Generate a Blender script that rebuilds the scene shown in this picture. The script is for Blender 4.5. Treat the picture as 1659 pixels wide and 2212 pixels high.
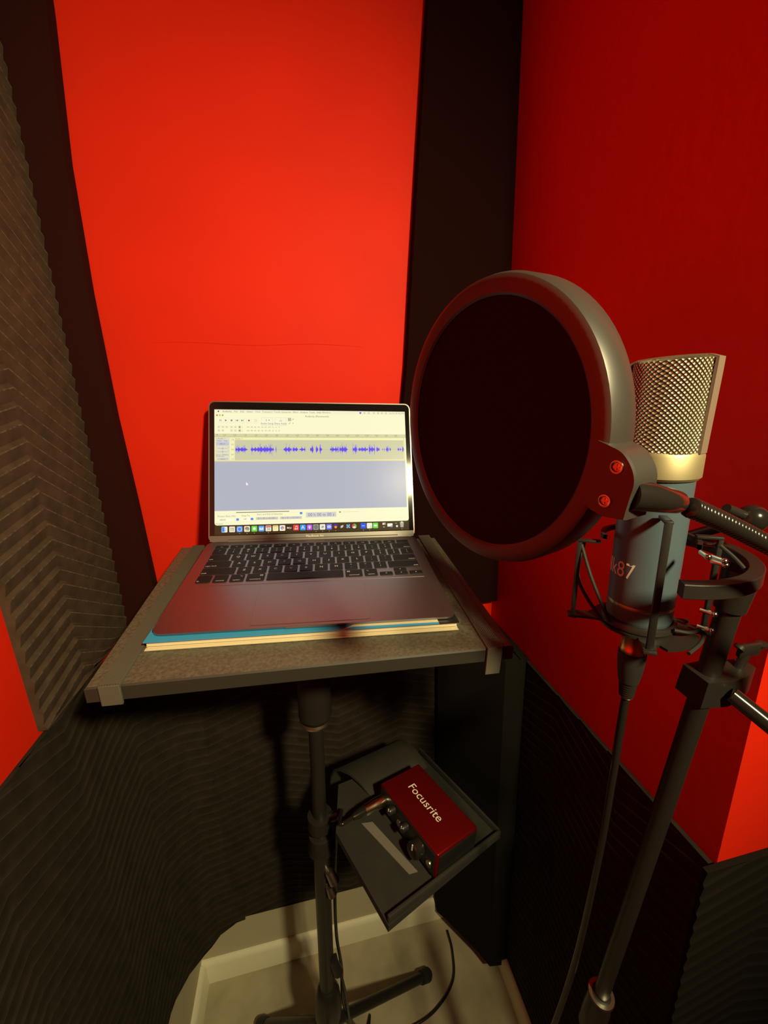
import bpy, bmesh, math, random
from mathutils import Matrix, Vector as V
PI = math.pi
random.seed(7)
S = bpy.context.scene
COL = S.collection
for o in list(bpy.data.objects):
    bpy.data.objects.remove(o)

# ------------------------------------------------------------------ camera, light, exposure
CAM_H = 1.447
cam = bpy.data.cameras.new('camera')
cam.sensor_fit = 'VERTICAL'; cam.sensor_height = 36.0
cam.lens = 870.0 / 2212.0 * 36.0
cam.clip_start = 0.01
camo = bpy.data.objects.new('camera', cam); COL.objects.link(camo)
yaw, pitch, roll = math.radians(11.1446), math.radians(14.848), math.radians(1.8548)
fwd = V((math.sin(yaw)*math.cos(pitch), math.cos(yaw)*math.cos(pitch), -math.sin(pitch)))
r0 = V((math.cos(yaw), -math.sin(yaw), 0)); d0 = -r0.cross(fwd)
rgt = r0*math.cos(roll) + d0*math.sin(roll); dwn = d0*math.cos(roll) - r0*math.sin(roll)
M = Matrix((rgt, -dwn, -fwd)).transposed().to_4x4(); M.translation = V((0, 0, CAM_H))
camo.matrix_world = M
S.camera = camo

W = bpy.data.worlds.new('world'); S.world = W; W.use_nodes = True
W.node_tree.nodes['Background'].inputs[0].default_value = (1.0, .8, .5, 1)
W.node_tree.nodes['Background'].inputs[1].default_value = 0.01

lamp = bpy.data.lights.new('warm_lamp', 'SPOT'); lamp.energy = 84.0; lamp.color = (1.0, .85, .45)
lamp.shadow_soft_size = 0.05; lamp.spot_size = math.radians(100); lamp.spot_blend = 1.0
lampo = bpy.data.objects.new('warm_lamp', lamp); COL.objects.link(lampo); lampo.location = (.40, -.50, 1.93)
lampo.rotation_euler = (V((-.24, .78, 1.10)) - lampo.location).to_track_quat('-Z', 'Y').to_euler()

S.view_settings.view_transform = 'Standard'; S.view_settings.look = 'None'
S.view_settings.gamma = 1.0; S.view_settings.use_curve_mapping = False
S.view_settings.exposure = 0.0

# ------------------------------------------------------------------ materials
def mat(name, col, rough=.6, metal=0., spec=.5, emit=None, noise=None, bump=None, coat=0., sheen=0.):
    m = bpy.data.materials.new(name); m.use_nodes = True
    nt = m.node_tree; b = nt.nodes['Principled BSDF']
    b.inputs['Base Color'].default_value = (*col, 1)
    b.inputs['Roughness'].default_value = rough; b.inputs['Metallic'].default_value = metal
    b.inputs['Specular IOR Level'].default_value = spec
    if coat: b.inputs['Coat Weight'].default_value = coat; b.inputs['Coat Roughness'].default_value = .05
    if sheen: b.inputs['Sheen Weight'].default_value = sheen; b.inputs['Sheen Roughness'].default_value = .5
    if emit:
        b.inputs['Emission Color'].default_value = (*emit, 1); b.inputs['Emission Strength'].default_value = 1.0
    if noise or bump:
        tc = nt.nodes.new('ShaderNodeTexCoord')
    if noise:      # (scale, amount, detail)
        n = nt.nodes.new('ShaderNodeTexNoise'); n.inputs['Scale'].default_value = noise[0]
        n.inputs['Detail'].default_value = noise[2]
        mr = nt.nodes.new('ShaderNodeMapRange')
        mr.inputs['From Min'].default_value = .3; mr.inputs['From Max'].default_value = .7
        mr.inputs['To Min'].default_value = 1-noise[1]; mr.inputs['To Max'].default_value = 1+noise[1]
        mx = nt.nodes.new('ShaderNodeMix'); mx.data_type = 'RGBA'; mx.blend_type = 'MULTIPLY'
        mx.inputs[0].default_value = 1.0; mx.inputs[6].default_value = (*col, 1)
        nt.links.new(tc.outputs['Object'], n.inputs['Vector']); nt.links.new(n.outputs['Fac'], mr.inputs['Value'])
        nt.links.new(mr.outputs['Result'], mx.inputs[7]); nt.links.new(mx.outputs[2], b.inputs['Base Color'])
    if bump:       # (scale, strength, distance)
        n2 = nt.nodes.new('ShaderNodeTexNoise'); n2.inputs['Scale'].default_value = bump[0]; n2.inputs['Detail'].default_value = 3
        bp = nt.nodes.new('ShaderNodeBump'); bp.inputs['Strength'].default_value = bump[1]; bp.inputs['Distance'].default_value = bump[2]
        nt.links.new(tc.outputs['Object'], n2.inputs['Vector']); nt.links.new(n2.outputs['Fac'], bp.inputs['Height'])
        nt.links.new(bp.outputs['Normal'], b.inputs['Normal'])
    return m

RED = mat('red_wall_paint', (.78, .020, .004), .6, spec=.15, noise=(5, .05, 2), bump=(60, .15, .002))
BEIGE = mat('beige_wall_paint', (.52, .46, .32), .7, noise=(4, .05, 2))
DARKROOM = mat('outer_room_paint', (.45, .38, .30), .8)
CEIL = mat('ceiling_paint', (.10, .09, .08), .9)
FLOOR = mat('vinyl_floor', (.40, .35, .235), .45, noise=(9, .25, 5), bump=(30, .1, .001))
TRIM = mat('cream_trim_paint', (.88, .84, .66), .4)
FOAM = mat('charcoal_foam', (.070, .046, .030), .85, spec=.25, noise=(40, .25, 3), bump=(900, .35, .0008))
FOAMD = mat('bounce_tinted_foam', (.028, .0055, .0045), .95, spec=.1, bump=(700, .3, .0008))  # black strip foam; shade and red wall bounce mixed into its colour
FOAMC = mat('glint_foam_crest', (.115, .088, .058), .85, noise=(160, .6, 3))  # lighter band paints the glint along each ridge crest
FOAMLC = mat('glint_shaded_foam_crest', (.034, .027, .019), .9, noise=(160, .3, 3))  # same painted crest glint, dimmer, for the lower sheets
FOAML = mat('shaded_foam', (.025, .019, .013), .9, spec=.2, noise=(40, .25, 3), bump=(900, .3, .0008))  # the ridged foam again, darkened to paint in the shade low down
FOAMR = mat('shaded_corner_foam', (.013, .0030, .0026), .95, spec=.05, bump=(700, .3, .0008))  # shaded copy of the plain strip foam for the right corner
BLOCKM = mat('shaded_block_foam', (.012, .010, .008), .95, spec=.1, bump=(700, .3, .0008))  # foam taken near black so the lower right looks unlit
TRAYM = mat('black_speckled_tray', (.108, .104, .074), .46, spec=.6, noise=(260, .3, 3), bump=(420, .5, .0012))
TRAYE = mat('black_tray_edge', (.030, .027, .020), .6)
STRAPM = mat('grey_webbing', (.098, .092, .070), .75)
BLKMET = mat('black_powder_coat', (.018, .016, .014), .38, spec=.5, bump=(500, .12, .0005))
BLKPL = mat('black_plastic', (.020, .017, .015), .35)
BLKGLOSS = mat('black_gloss', (.016, .014, .012), .18)
RUBBER = mat('black_rubber', (.014, .013, .012), .7)
CHROME = mat('chrome', (.75, .73, .68), .18, 1.)
STEEL = mat('brushed_steel', (.62, .58, .48), .32, 1.)
BRASS = mat('gold_collar', (.85, .50, .22), .25, 1.)
SPACE = mat('space_grey_aluminium', (.33, .29, .29), .40, .95)
SPACED = mat('dark_space_grey', (.20, .20, .19), .42, .6)
KEYM = mat('black_key', (.008, .008, .009), .6, spec=.3)
LEG = mat('key_legend', (.70, .72, .74), .6)
BLUEGREY = mat('blue_grey_enamel', (.095, .140, .175), .40, .25, bump=(500, .08, .0004))
RING = mat('champagne_metal', (.52, .44, .26), .52, .8)
FRAMEM = mat('beige_metal_frame', (.27, .20, .16), .55, .3)
PINKLET = mat('pale_lettering', (.80, .74, .68), .5)
MESHFAB = mat('black_pop_mesh', (.020, .016, .014), .9, spec=.1, bump=(1500, .3, .0005))
POPRIM = mat('black_satin_plastic', (.042, .038, .034), .36, spec=1.0)
FELT = mat('black_felt', (.021, .020, .015), .8, noise=(30, .15, 3))
REDBOX = mat('red_anodised_aluminium', (.26, .008, .005), .32, .7)
PANEL = mat('black_panel', (.012, .012, .012), .35)
LABELM = mat('pale_tape', (.17, .155, .13), .5)
WHITE = mat('white_print', (.9, .86, .75), .5)
COVERB = mat('blue_book_cover', (.035, .36, .70), .4)
COVERC = mat('cream_book_cover', (.72, .66, .44), .5)
COVERK = mat('black_book_cover', (.015, .015, .015), .4)
PAGES = mat('cream_pages', (.80, .72, .50), .8)
GLASSB = mat('black_bezel_glass', (.010, .009, .010), .08)
GOLDPLUG = mat('nickel_plug', (.75, .66, .45), .22, 1.)

def grille_mat():
    m = bpy.data.materials.new('woven_wire_grille'); m.use_nodes = True
    nt = m.node_tree; b = nt.nodes['Principled BSDF']; L = nt.links.new
    uv = nt.nodes.new('ShaderNodeUVMap'); uv.uv_map = 'UVMap'
    sp = nt.nodes.new('ShaderNodeSeparateXYZ'); L(uv.outputs['UV'], sp.inputs[0])
    def math_(op, a, c=None):
        n = nt.nodes.new('ShaderNodeMath'); n.operation = op
        for i, x in enumerate((a, c)):
            if x is None: continue
            if isinstance(x, (int, float)): n.inputs[i].default_value = x
            else: L(x, n.inputs[i])
        return n.outputs[0]
    # crossing diagonal wires: |sin(u+v)| and |sin(u-v)|; the knuckles where both peak stand proud
    a = math_('ADD', sp.outputs[0], sp.outputs[1]); c = math_('SUBTRACT', sp.outputs[0], sp.outputs[1])
    sa = math_('ABSOLUTE', math_('SINE', math_('MULTIPLY', a, PI)))
    sc = math_('ABSOLUTE', math_('SINE', math_('MULTIPLY', c, PI)))
    h = math_('MULTIPLY', sa, sc)
    w = math_('MAXIMUM', math_('POWER', sa, 3.0), math_('POWER', sc, 3.0))
    hole = nt.nodes.new('ShaderNodeMapRange'); hole.inputs['From Min'].default_value = .12; hole.inputs['From Max'].default_value = .55
    L(h, hole.inputs['Value'])
    mx = nt.nodes.new('ShaderNodeMix'); mx.data_type = 'RGBA'
    mx.inputs[6].default_value = (.05, .036, .018, 1); mx.inputs[7].default_value = (1.0, .93, .66, 1)
    L(hole.outputs['Result'], mx.inputs[0]); L(mx.outputs[2], b.inputs['Base Color'])
    b.inputs['Metallic'].default_value = .7; b.inputs['Roughness'].default_value = .36
    bp = nt.nodes.new('ShaderNodeBump'); bp.inputs['Strength'].default_value = 1.0; bp.inputs['Distance'].default_value = .0009
    L(h, bp.inputs['Height']); L(bp.outputs['Normal'], b.inputs['Normal'])
    return m
GRILLE = grille_mat()

EM = {}
def em(r, g, b, k=1.0):
    """emissive screen colour given as display RGB 0-255"""
    key = (r, g, b)
    if key not in EM:
        lin = [((c/255+.055)/1.055)**2.4 if c > 10 else c/255/12.92 for c in (r, g, b)]
        EM[key] = mat('screen_glow_%d_%d_%d' % key, (.01, .01, .01), .25, spec=.05, emit=[x*k for x in lin])
    return EM[key]

# ------------------------------------------------------------------ mesh builder
_txt = {}
def text_geo(s):
    if s in _txt: return _txt[s]
    cu = bpy.data.curves.new('t', 'FONT'); cu.body = s; cu.size = 1.0; cu.resolution_u = 3
    cu.align_x = 'CENTER'; cu.align_y = 'CENTER'
    ob = bpy.data.objects.new('t', cu); COL.objects.link(ob)
    dg = bpy.context.evaluated_depsgraph_get(); dg.update()
    me = bpy.data.meshes.new_from_object(ob.evaluated_get(dg))
    vs = [v.co.copy() for v in me.vertices]; fs = [tuple(p.vertices) for p in me.polygons]
    bpy.data.objects.remove(ob); bpy.data.curves.remove(cu); bpy.data.meshes.remove(me)
    _txt[s] = (vs, fs); return _txt[s]

def frame(o, x, y, z):
    m = Matrix((V(x), V(y), V(z))).transposed().to_4x4(); m.translation = V(o); return m
def axis_frame(o, d, up=(0, 0, 1)):
    """frame whose z axis runs along d"""
    d = V(d).normalized(); u = V(up)
    if abs(d.dot(u)) > .98: u = V((1, 0, 0))
    x = u.cross(d).normalized(); return frame(o, x, d.cross(x), d)

class MB:
    def __init__(s, base=None):
        s.v = []; s.f = []; s.m = []; s.base = base; s.uv = {}
    def add(s, vs, fs, m=0, M=None, keep=False):
        M = M if M is not None else s.base
        n = len(s.v)
        for p in vs:
            p = V(p); s.v.append(M @ p if M is not None else p)
        for f in fs:
            s.f.append(tuple(i+n for i in f)); s.m.append(m)
        return s
    def box(s, c, d, m=0, M=None, bev=0.0, seg=2):
        bm = bmesh.new(); bmesh.ops.create_cube(bm, size=1)
        for v in bm.verts: v.co = V((v.co.x*d[0], v.co.y*d[1], v.co.z*d[2])) + V(c)
        if bev: bmesh.ops.bevel(bm, geom=bm.edges[:], offset=bev, segments=seg, profile=.5, affect='EDGES')
        bm.verts.index_update()
        s.add([v.co.copy() for v in bm.verts], [tuple(v.index for v in f.verts) for f in bm.faces], m, M); bm.free(); return s
    def prism(s, poly, z0, z1, m=0, M=None, poly2=None, mcap=None, bev=0.):
        """poly in local xy, from z0 to z1"""
        n = len(poly); p2 = poly2 or poly
        vs = [(x, y, z0) for x, y in poly] + [(x, y, z1) for x, y in p2]
        fs = [(i, (i+1) % n, (i+1) % n+n, i+n) for i in range(n)]
        s.add(vs, fs, m, M)
        s.add(vs, [tuple(range(n-1, -1, -1)), tuple(range(n, 2*n))], m if mcap is None else mcap, M); return s
    def tube(s, pts, r, seg=12, m=0, M=None, cap=True):
        pts = [V(p) for p in pts]; n = len(pts); rs = r if isinstance(r, (list, tuple)) else [r]*n
        vs = []; fs = []; px = None
        for i, p in enumerate(pts):
            t = (pts[min(i+1, n-1)] - pts[max(i-1, 0)]).normalized()
            if px is None: px = t.orthogonal().normalized()
            else: px = (px - t*px.dot(t)).normalized()
            py = t.cross(px)
            for k in range(seg):
                a = 2*PI*k/seg; vs.append(p + (px*math.cos(a) + py*math.sin(a))*rs[i])
        for i in range(n-1):
            for k in range(seg):
                a = i*seg+k; b = i*seg+(k+1) % seg; fs.append((a, b, b+seg, a+seg))
        if cap: fs += [tuple(range(seg-1, -1, -1)), tuple(range((n-1)*seg, n*seg))]
        return s.add(vs, fs, m, M)
    def lathe(s, prof, M=None, seg=32, m=0, cap=True, a0=0., a1=2*PI):
        full = abs(a1-a0-2*PI) < 1e-6; k = seg if full else seg+1
        vs = [(r*math.cos(a0+(a1-a0)*j/seg), r*math.sin(a0+(a1-a0)*j/seg), z) for r, z in prof for j in range(k)]
        fs = []
        for i in range(len(prof)-1):
            for j in range(seg):
                a = i*k+j; b = i*k+(j+1) % k; fs.append((a, b, b+k, a+k))
        if cap and full: fs += [tuple(range(k-1, -1, -1)), tuple(range((len(prof)-1)*k, len(prof)*k))]
        return s.add(vs, fs, m, M)
    def sphere(s, c, r, m=0, M=None, seg=24):
        prof = [(max(1e-5, r*math.sin(PI*i/12)), -r*math.cos(PI*i/12)) for i in range(13)]
        MM = Matrix.Translation(V(c)); M = M if M is not None else s.base
        return s.lathe(prof, (M @ MM) if M is not None else MM, seg, m)
    def text(s, t, size, c, m=0, M=None, sx=1., z=0., align='C', bold=0.):
        vs, fs = text_geo(t)
        if not vs: return s
        x0 = min(v.x for v in vs); x1 = max(v.x for v in vs)
        off = {'C': -(x0+x1)/2, 'L': -x0, 'R': -x1}[align]
        return s.add([((v.x+off)*size*sx+c[0], v.y*size+c[1], z) for v in vs], fs, m, M)
    def rect(s, x0, y0, x1, y1, z, m=0, M=None):
        return s.add([(x0, y0, z), (x1, y0, z), (x1, y1, z), (x0, y1, z)], [(0, 1, 2, 3)], m, M)
    def build(s, name, mats, parent=None, smooth=35, fix=True, root=None):
        loc = V((0, 0, 0))
        if parent is not None:
            loc = parent.matrix_world.translation.copy() if parent.parent is None else parent.parent.matrix_world.translation.copy()
        if root is not None: loc = V(root)
        me = bpy.data.meshes.new(name)
        me.from_pydata([p-loc for p in s.v], [], s.f)
        mats = mats if isinstance(mats, (list, tuple)) else [mats]
        for x in mats: me.materials.append(x)
        me.polygons.foreach_set('material_index', s.m)
        if fix:
            bm = bmesh.new(); bm.from_mesh(me); bmesh.ops.recalc_face_normals(bm, faces=bm.faces[:]); bm.to_mesh(me); bm.free()
        if smooth:
            me.polygons.foreach_set('use_smooth', [True]*len(me.polygons))
            me.set_sharp_from_angle(angle=math.radians(smooth))
        me.update()
        ob = bpy.data.objects.new(name, me); COL.objects.link(ob)
        if parent is not None: ob.parent = parent
        elif root is not None: ob.location = loc
        return ob

def tag(o, label, cat=None, group=None, kind=None):
    if label: o['label'] = label
    if cat: o['category'] = cat
    if group: o['group'] = group
    if kind: o['kind'] = kind
    return o
def thing(name, loc, label, cat, group=None):
    o = bpy.data.objects.new(name, None); COL.objects.link(o); o.location = loc; o.empty_display_size = .03
    bpy.context.view_layer.update()
    return tag(o, label, cat, group)
def structure(o, label=None):
    o['kind'] = 'structure'
    if label: o['label'] = label
    return o
def rrect(w, h, r, n=5, cx=0, cy=0):
    out = []
    for sx, sy, a in ((1, 1, 0), (-1, 1, 90), (-1, -1, 180), (1, -1, 270)):
        for i in range(n+1):
            t = math.radians(a+90*i/n); out.append((cx+sx*(w/2-r)+r*math.cos(t), cy+sy*(h/2-r)+r*math.sin(t)))
    return out
def bez(p0, p1, p2, p3, n=12):
    p0, p1, p2, p3 = map(V, (p0, p1, p2, p3)); o = []
    for i in range(n+1):
        t = i/n; o.append(p0*(1-t)**3 + p1*3*t*(1-t)**2 + p2*3*t*t*(1-t) + p3*t**3)
    return o
def spline(pts, n=10):
    """Catmull-Rom through pts"""
    P = [V(p) for p in pts]; P = [P[0]*2-P[1]] + P + [P[-1]*2-P[-2]]; o = []
    for i in range(1, len(P)-2):
        for k in range(n):
            t = k/n; a, b, c, d = P[i-1:i+3]
            o.append(.5*((2*b)+(c-a)*t+(2*a-5*b+4*c-d)*t*t+(3*b-a-3*c+d)*t**3))
    o.append(P[-2]); return o

# ------------------------------------------------------------------ setting
XL, XR, YB, YJ = -.362, .41, .80, .252
ZC = 2.35; ZR = .93
b = MB()
b.box((.0125, YB+.04, ZR/2), (.90, .08, ZR), 1).box((.0125, YB+.04, (ZR+ZC)/2), (.90, .08, ZC-ZR), 0)
# a faint crease in the red covering, above the laptop
cr = [(-.235+.045*i, YB-.0002, 1.562-.0008*i + .002*math.sin(i*1.3)) for i in range(9)]
b.tube(cr, [.0002]+[.0005]*7+[.0002], 6, 0)
structure(b.build('wall_back', [RED, BEIGE]), 'red back wall behind the laptop')
b = MB().box((XL-.04, (-1.2+YB+.08)/2, ZR/2), (.08, 2.08, ZR), 1).box((XL-.04, (-1.2+YB+.08)/2, (ZR+ZC)/2), (.08, 2.08, ZC-ZR), 0)
structure(b.build('wall_left', [RED, BEIGE]))
b = MB()
for z0, z1, mi in ((0, .90, 1), (.90, ZC, 0)):
    b.box(((XR+1.4)/2, (YJ+YB+.08)/2, (z0+z1)/2), (1.4-XR, YB+.08-YJ, z1-z0), mi)
structure(b.build('wall_right', [RED, BEIGE]))
structure(MB().box((1.44, -.44, ZC/2), (.08, 1.52, ZC)).build('wall_outer', DARKROOM))
structure(MB().box((.5, -1.24, ZC/2), (1.96, .08, ZC)).build('wall_rear', DARKROOM))
structure(MB().box((.5, -.16, -.04), (1.96, 2.24, .08)).build('floor', FLOOR))
structure(MB().box((.5, -.16, ZC+.04), (1.96, 2.24, .08)).build('ceiling', CEIL))
def skirting(name, poly, h):
    """a baseboard: plan rectangle with a rounded top edge"""
    x0, y0, x1, y1, nx, ny = poly
    bb = MB(); t = .012
    prof = [(0, 0), (t, 0), (t, h-.012), (t*.75, h-.004), (t*.35, h), (0, h)]
    vs = []
    for (px, py) in ((x0, y0), (x1, y1)):
        vs += [(px+nx*d, py+ny*d, z) for d, z in prof]
    n = len(prof); fs = [(i, (i+1) % n, (i+1) % n+n, i+n) for i in range(n)] + [tuple(range(n)), tuple(range(n, 2*n))]
    bb.add(vs, fs); return structure(bb.build(name, TRIM))
skirting('baseboard_back', (XL, YB, XR, YB, 0, -1), .072)
skirting('baseboard_right', (XR, YB-.012, XR, YJ, -1, 0), .072)
skirting('baseboard_left', (XL, -1.2, XL, YB-.012, 1, 0), .072)
skirting('baseboard_front', (XR, YJ, 1.4, YJ, 0, -1), .072)

# ------------------------------------------------------------------ acoustic foam
def chevron_panel(name, path, z0, z1, th, dep, pitch, uc, sl, sr, mtl, label, phase=0., flip=1, period=None, zbot=None):
    """wedge foam lying along a plan path (its back face); chevron ridges whose apex stands at u=uc.
    period: repeats the chevron along the path. Real ridges, crest near the top of each wedge."""
    P = [V((x, y, 0)) for x, y in path]
    L = [0]
    for i in range(1, len(P)): L.append(L[-1]+(P[i]-P[i-1]).length)
    us = set(L)
    n = max(2, int(L[-1]/.03))
    us |= {L[-1]*i/n for i in range(n+1)}
    if period:
        k = -20
        while k < 40:
            for q in (uc+k*period, uc+(k+.5)*period):
                if 0 < q < L[-1]: us.add(q)
            k += 1
    elif 0 < uc < L[-1]: us.add(uc)
    us = sorted(us); us = [u for i, u in enumerate(us) if i == 0 or u-us[i-1] > 1e-4]
    nr = []
    for i in range(len(P)):
        t = (P[min(i+1, len(P)-1)]-P[max(i-1, 0)]).normalized(); nr.append(V((t.y, -t.x, 0)))
    def at(u):
        for i in range(len(L)-1):
            if u <= L[i+1]+1e-9:
                f = (u-L[i])/(L[i+1]-L[i]); return P[i].lerp(P[i+1], f), nr[i].lerp(nr[i+1], f).normalized()
        return P[-1], nr[-1]
    def shift(u):
        if period:
            q = abs(((u-uc)/period+.5) % 1.-.5)*period
            return -sl*q*flip
        return (-sl*(uc-u) if u < uc else -sr*(u-uc))*flip
    prof = [(0., 0.), (.70, 1.), (.775, 1.), (.88, .30)]
    rows = []
    mx = max(abs(shift(u)) for u in us)
    k = int((z0-mx)/pitch)-2
    while k*pitch < z1+mx+pitch*2:
        for f, h in prof: rows.append(((k+f+phase)*pitch, h))
        k += 1
    grid = []
    for u in us:
        p, nn = at(u); c = []; zb = zbot(u/L[-1]) if zbot else z0
        for z, h in rows:
            zz = min(max(z+shift(u), zb), z1); q = p+nn*(th+dep*h); c.append(V((q.x, q.y, zz)))
        grid.append((c, p, zb))
    b = MB(); nr_ = len(rows); vs = []; fs = []; fc = []
    for c, _, _ in grid: vs += c
    for i in range(len(us)-1):
        for j in range(nr_-1):
            a = i*nr_+j; q = [vs[a], vs[a+1], vs[a+nr_+1], vs[a+nr_]]
            if abs(q[0].z-q[1].z) < 1e-7 and abs(q[2].z-q[3].z) < 1e-7 and (q[0]-q[1]).length < .02:
                continue
            (fc if j % 4 == 1 else fs).append((a, a+nr_, a+nr_+1, a+1))
    b.add(vs, fs + fc); b.m[len(fs):] = [1]*len(fc)
    # edges back to the wall, and the back face
    def side(ix):
        c, p, zb = grid[ix]; col = [q for i, q in enumerate(c) if i == 0 or (q-c[i-1]).length > 1e-6]
        m = len(col); b.add(col + [V((p.x, p.y, q.z)) for q in col], [(i, i+1, i+1+m, i+m) for i in range(m-1)])
    side(0); side(-1)
    m = len(us)
    bot = [V((g[0][0].x, g[0][0].y, g[2])) for g in grid]; top = [V((g[0][-1].x, g[0][-1].y, z1)) for g in grid]
    for e, zf in ((bot, None), (top, z1)):
        nrm = [at(u)[1] for u in us]
        outer = [V(((g[1]+nn*(th+dep)).x, (g[1]+nn*(th+dep)).y, q.z)) for g, nn, q in zip(grid, nrm, e)]
        back = [V((g[1].x, g[1].y, q.z)) for g, q in zip(grid, e)]
        b.add(outer+back, [(i, i+1, i+1+m, i+m) for i in range(m-1)])
    back = [V((g[1].x, g[1].y, g[2])) for g in grid]+[V((g[1].x, g[1].y, z1)) for g in grid]
    b.add(back, [(i, i+1, i+1+m, i+m) for i in range(m-1)])
    o = b.build(name, [mtl, FOAMC if mtl is FOAM else (FOAMLC if mtl is FOAML else mtl)], smooth=25, fix=True)
    return tag(o, label, 'foam panel')

def flat_panel(name, pts_edge, x_other, y0, y1, mtl, label):
    """smooth foam strip on the back wall; one side follows the measured, slightly bowed cut edge"""
    b = MB(); n = len(pts_edge)
    vs = []
    for y in (y0, y1):
        vs += [(x, y, z) for x, z in pts_edge] + [(x_other, y, z) for _, z in pts_edge]
    N = 2*n; fs = []
    for i in range(n-1):
        fs.append((i, i+1, n+i+1, n+i)); fs.append((N+i, N+i+1, N+n+i+1, N+n+i))
        fs.append((i, i+1, N+i+1, N+i)); fs.append((n+i, n+i+1, N+n+i+1, N+n+i))
    fs += [(0, n, N+n, N), (n-1, 2*n-1, N+2*n-1, N+n-1)]
    b.add(vs, fs); return tag(b.build(name, mtl), label, 'foam panel')

# vertical chevron strip on the left wall, beside the corner
chevron_panel('chevron_foam_panel', [(XL, .512), (XL, .772)], 1.055, 2.34, .008, .0035, .0225, .104, .20, .60, FOAM,
              'tall brown-black foam strip with arrow-shaped ridges on the left red wall', phase=.19)
flat_panel('corner_foam_strip', [(-.272, 2.34), (-.289, 1.988), (-.304, 1.8106), (-.3084, 1.6356), (-.3073, 1.4426), (-.3011, 1.2895), (-.2947, 1.055)],
           XL+.001, .775, YB-.0005, FOAMD, 'plain black foam strip at the left end of the back wall')
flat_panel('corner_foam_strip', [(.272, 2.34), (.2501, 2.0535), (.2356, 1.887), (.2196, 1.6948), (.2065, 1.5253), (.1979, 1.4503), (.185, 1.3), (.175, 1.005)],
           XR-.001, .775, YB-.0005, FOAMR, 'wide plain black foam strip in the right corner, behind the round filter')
# lower foam: left wall sheet bending round into the back corner
arc = [(XL, -.6), (XL, -.2), (XL, .2), (XL, .58), (-.360, .64), (-.350, .695), (-.330, .742), (-.300, .778), (-.262, .7965), (-.240, .7990)]
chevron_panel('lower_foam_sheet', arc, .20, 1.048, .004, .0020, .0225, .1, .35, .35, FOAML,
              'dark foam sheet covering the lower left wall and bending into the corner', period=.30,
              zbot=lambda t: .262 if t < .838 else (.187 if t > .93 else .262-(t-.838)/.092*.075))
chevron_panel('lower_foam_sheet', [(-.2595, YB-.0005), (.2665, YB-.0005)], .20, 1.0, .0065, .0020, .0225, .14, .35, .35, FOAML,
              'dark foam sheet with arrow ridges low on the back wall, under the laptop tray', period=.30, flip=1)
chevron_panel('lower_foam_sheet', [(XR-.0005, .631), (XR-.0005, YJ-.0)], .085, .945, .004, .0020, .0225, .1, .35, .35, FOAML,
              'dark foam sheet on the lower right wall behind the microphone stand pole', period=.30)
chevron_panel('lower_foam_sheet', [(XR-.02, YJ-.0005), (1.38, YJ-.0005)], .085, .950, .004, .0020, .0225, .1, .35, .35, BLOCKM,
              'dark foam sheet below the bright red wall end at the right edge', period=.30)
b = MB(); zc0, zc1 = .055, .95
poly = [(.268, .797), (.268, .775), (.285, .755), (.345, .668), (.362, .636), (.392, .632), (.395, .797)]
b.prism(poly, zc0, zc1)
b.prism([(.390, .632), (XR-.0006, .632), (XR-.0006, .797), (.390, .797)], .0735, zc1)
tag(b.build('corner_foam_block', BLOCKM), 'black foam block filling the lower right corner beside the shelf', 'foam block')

# ------------------------------------------------------------------ laptop stand: tray, straps, pole, tripod
FL, FR, BL, BR = V((-.203, .347, 1.217)), V((.2005, .338, 1.1990)), V((-.2015, .662, 1.2375)), V((.217, .645, 1.2185))
KT = 1.10
FL, FR, BL, BR = (V((0, 0, CAM_H)) + (p-V((0, 0, CAM_H)))*KT for p in (FL, FR, BL, BR))
tx = (FR-FL).normalized(); tz = tx.cross(BL-FL).normalized(); ty = tz.cross(tx)
TF = frame(FL, tx*KT, ty*KT, tz*KT); TI = TF.inverted()
def tl(p): q = TI @ V(p); return (q.x, q.y)
stand = thing('laptop_stand', (-.046, .556, 0), 'black tripod stand with a speckled tray under the laptop', 'laptop stand')
c4 = [tl(FL), tl(FR), tl(BR), tl(BL)]
b = MB(TF)
inset = [(x+(.0015 if i in (0, 3) else -.0015), y+(.0015 if i < 2 else -.0015)) for i, (x, y) in enumerate(c4)]
b.prism(c4, -.0155, -.0015, 1); b.prism(c4, -.0015, 0, 1, poly2=inset, mcap=0)
b.build('tray', [TRAYM, TRAYE], stand, smooth=0)
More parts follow.
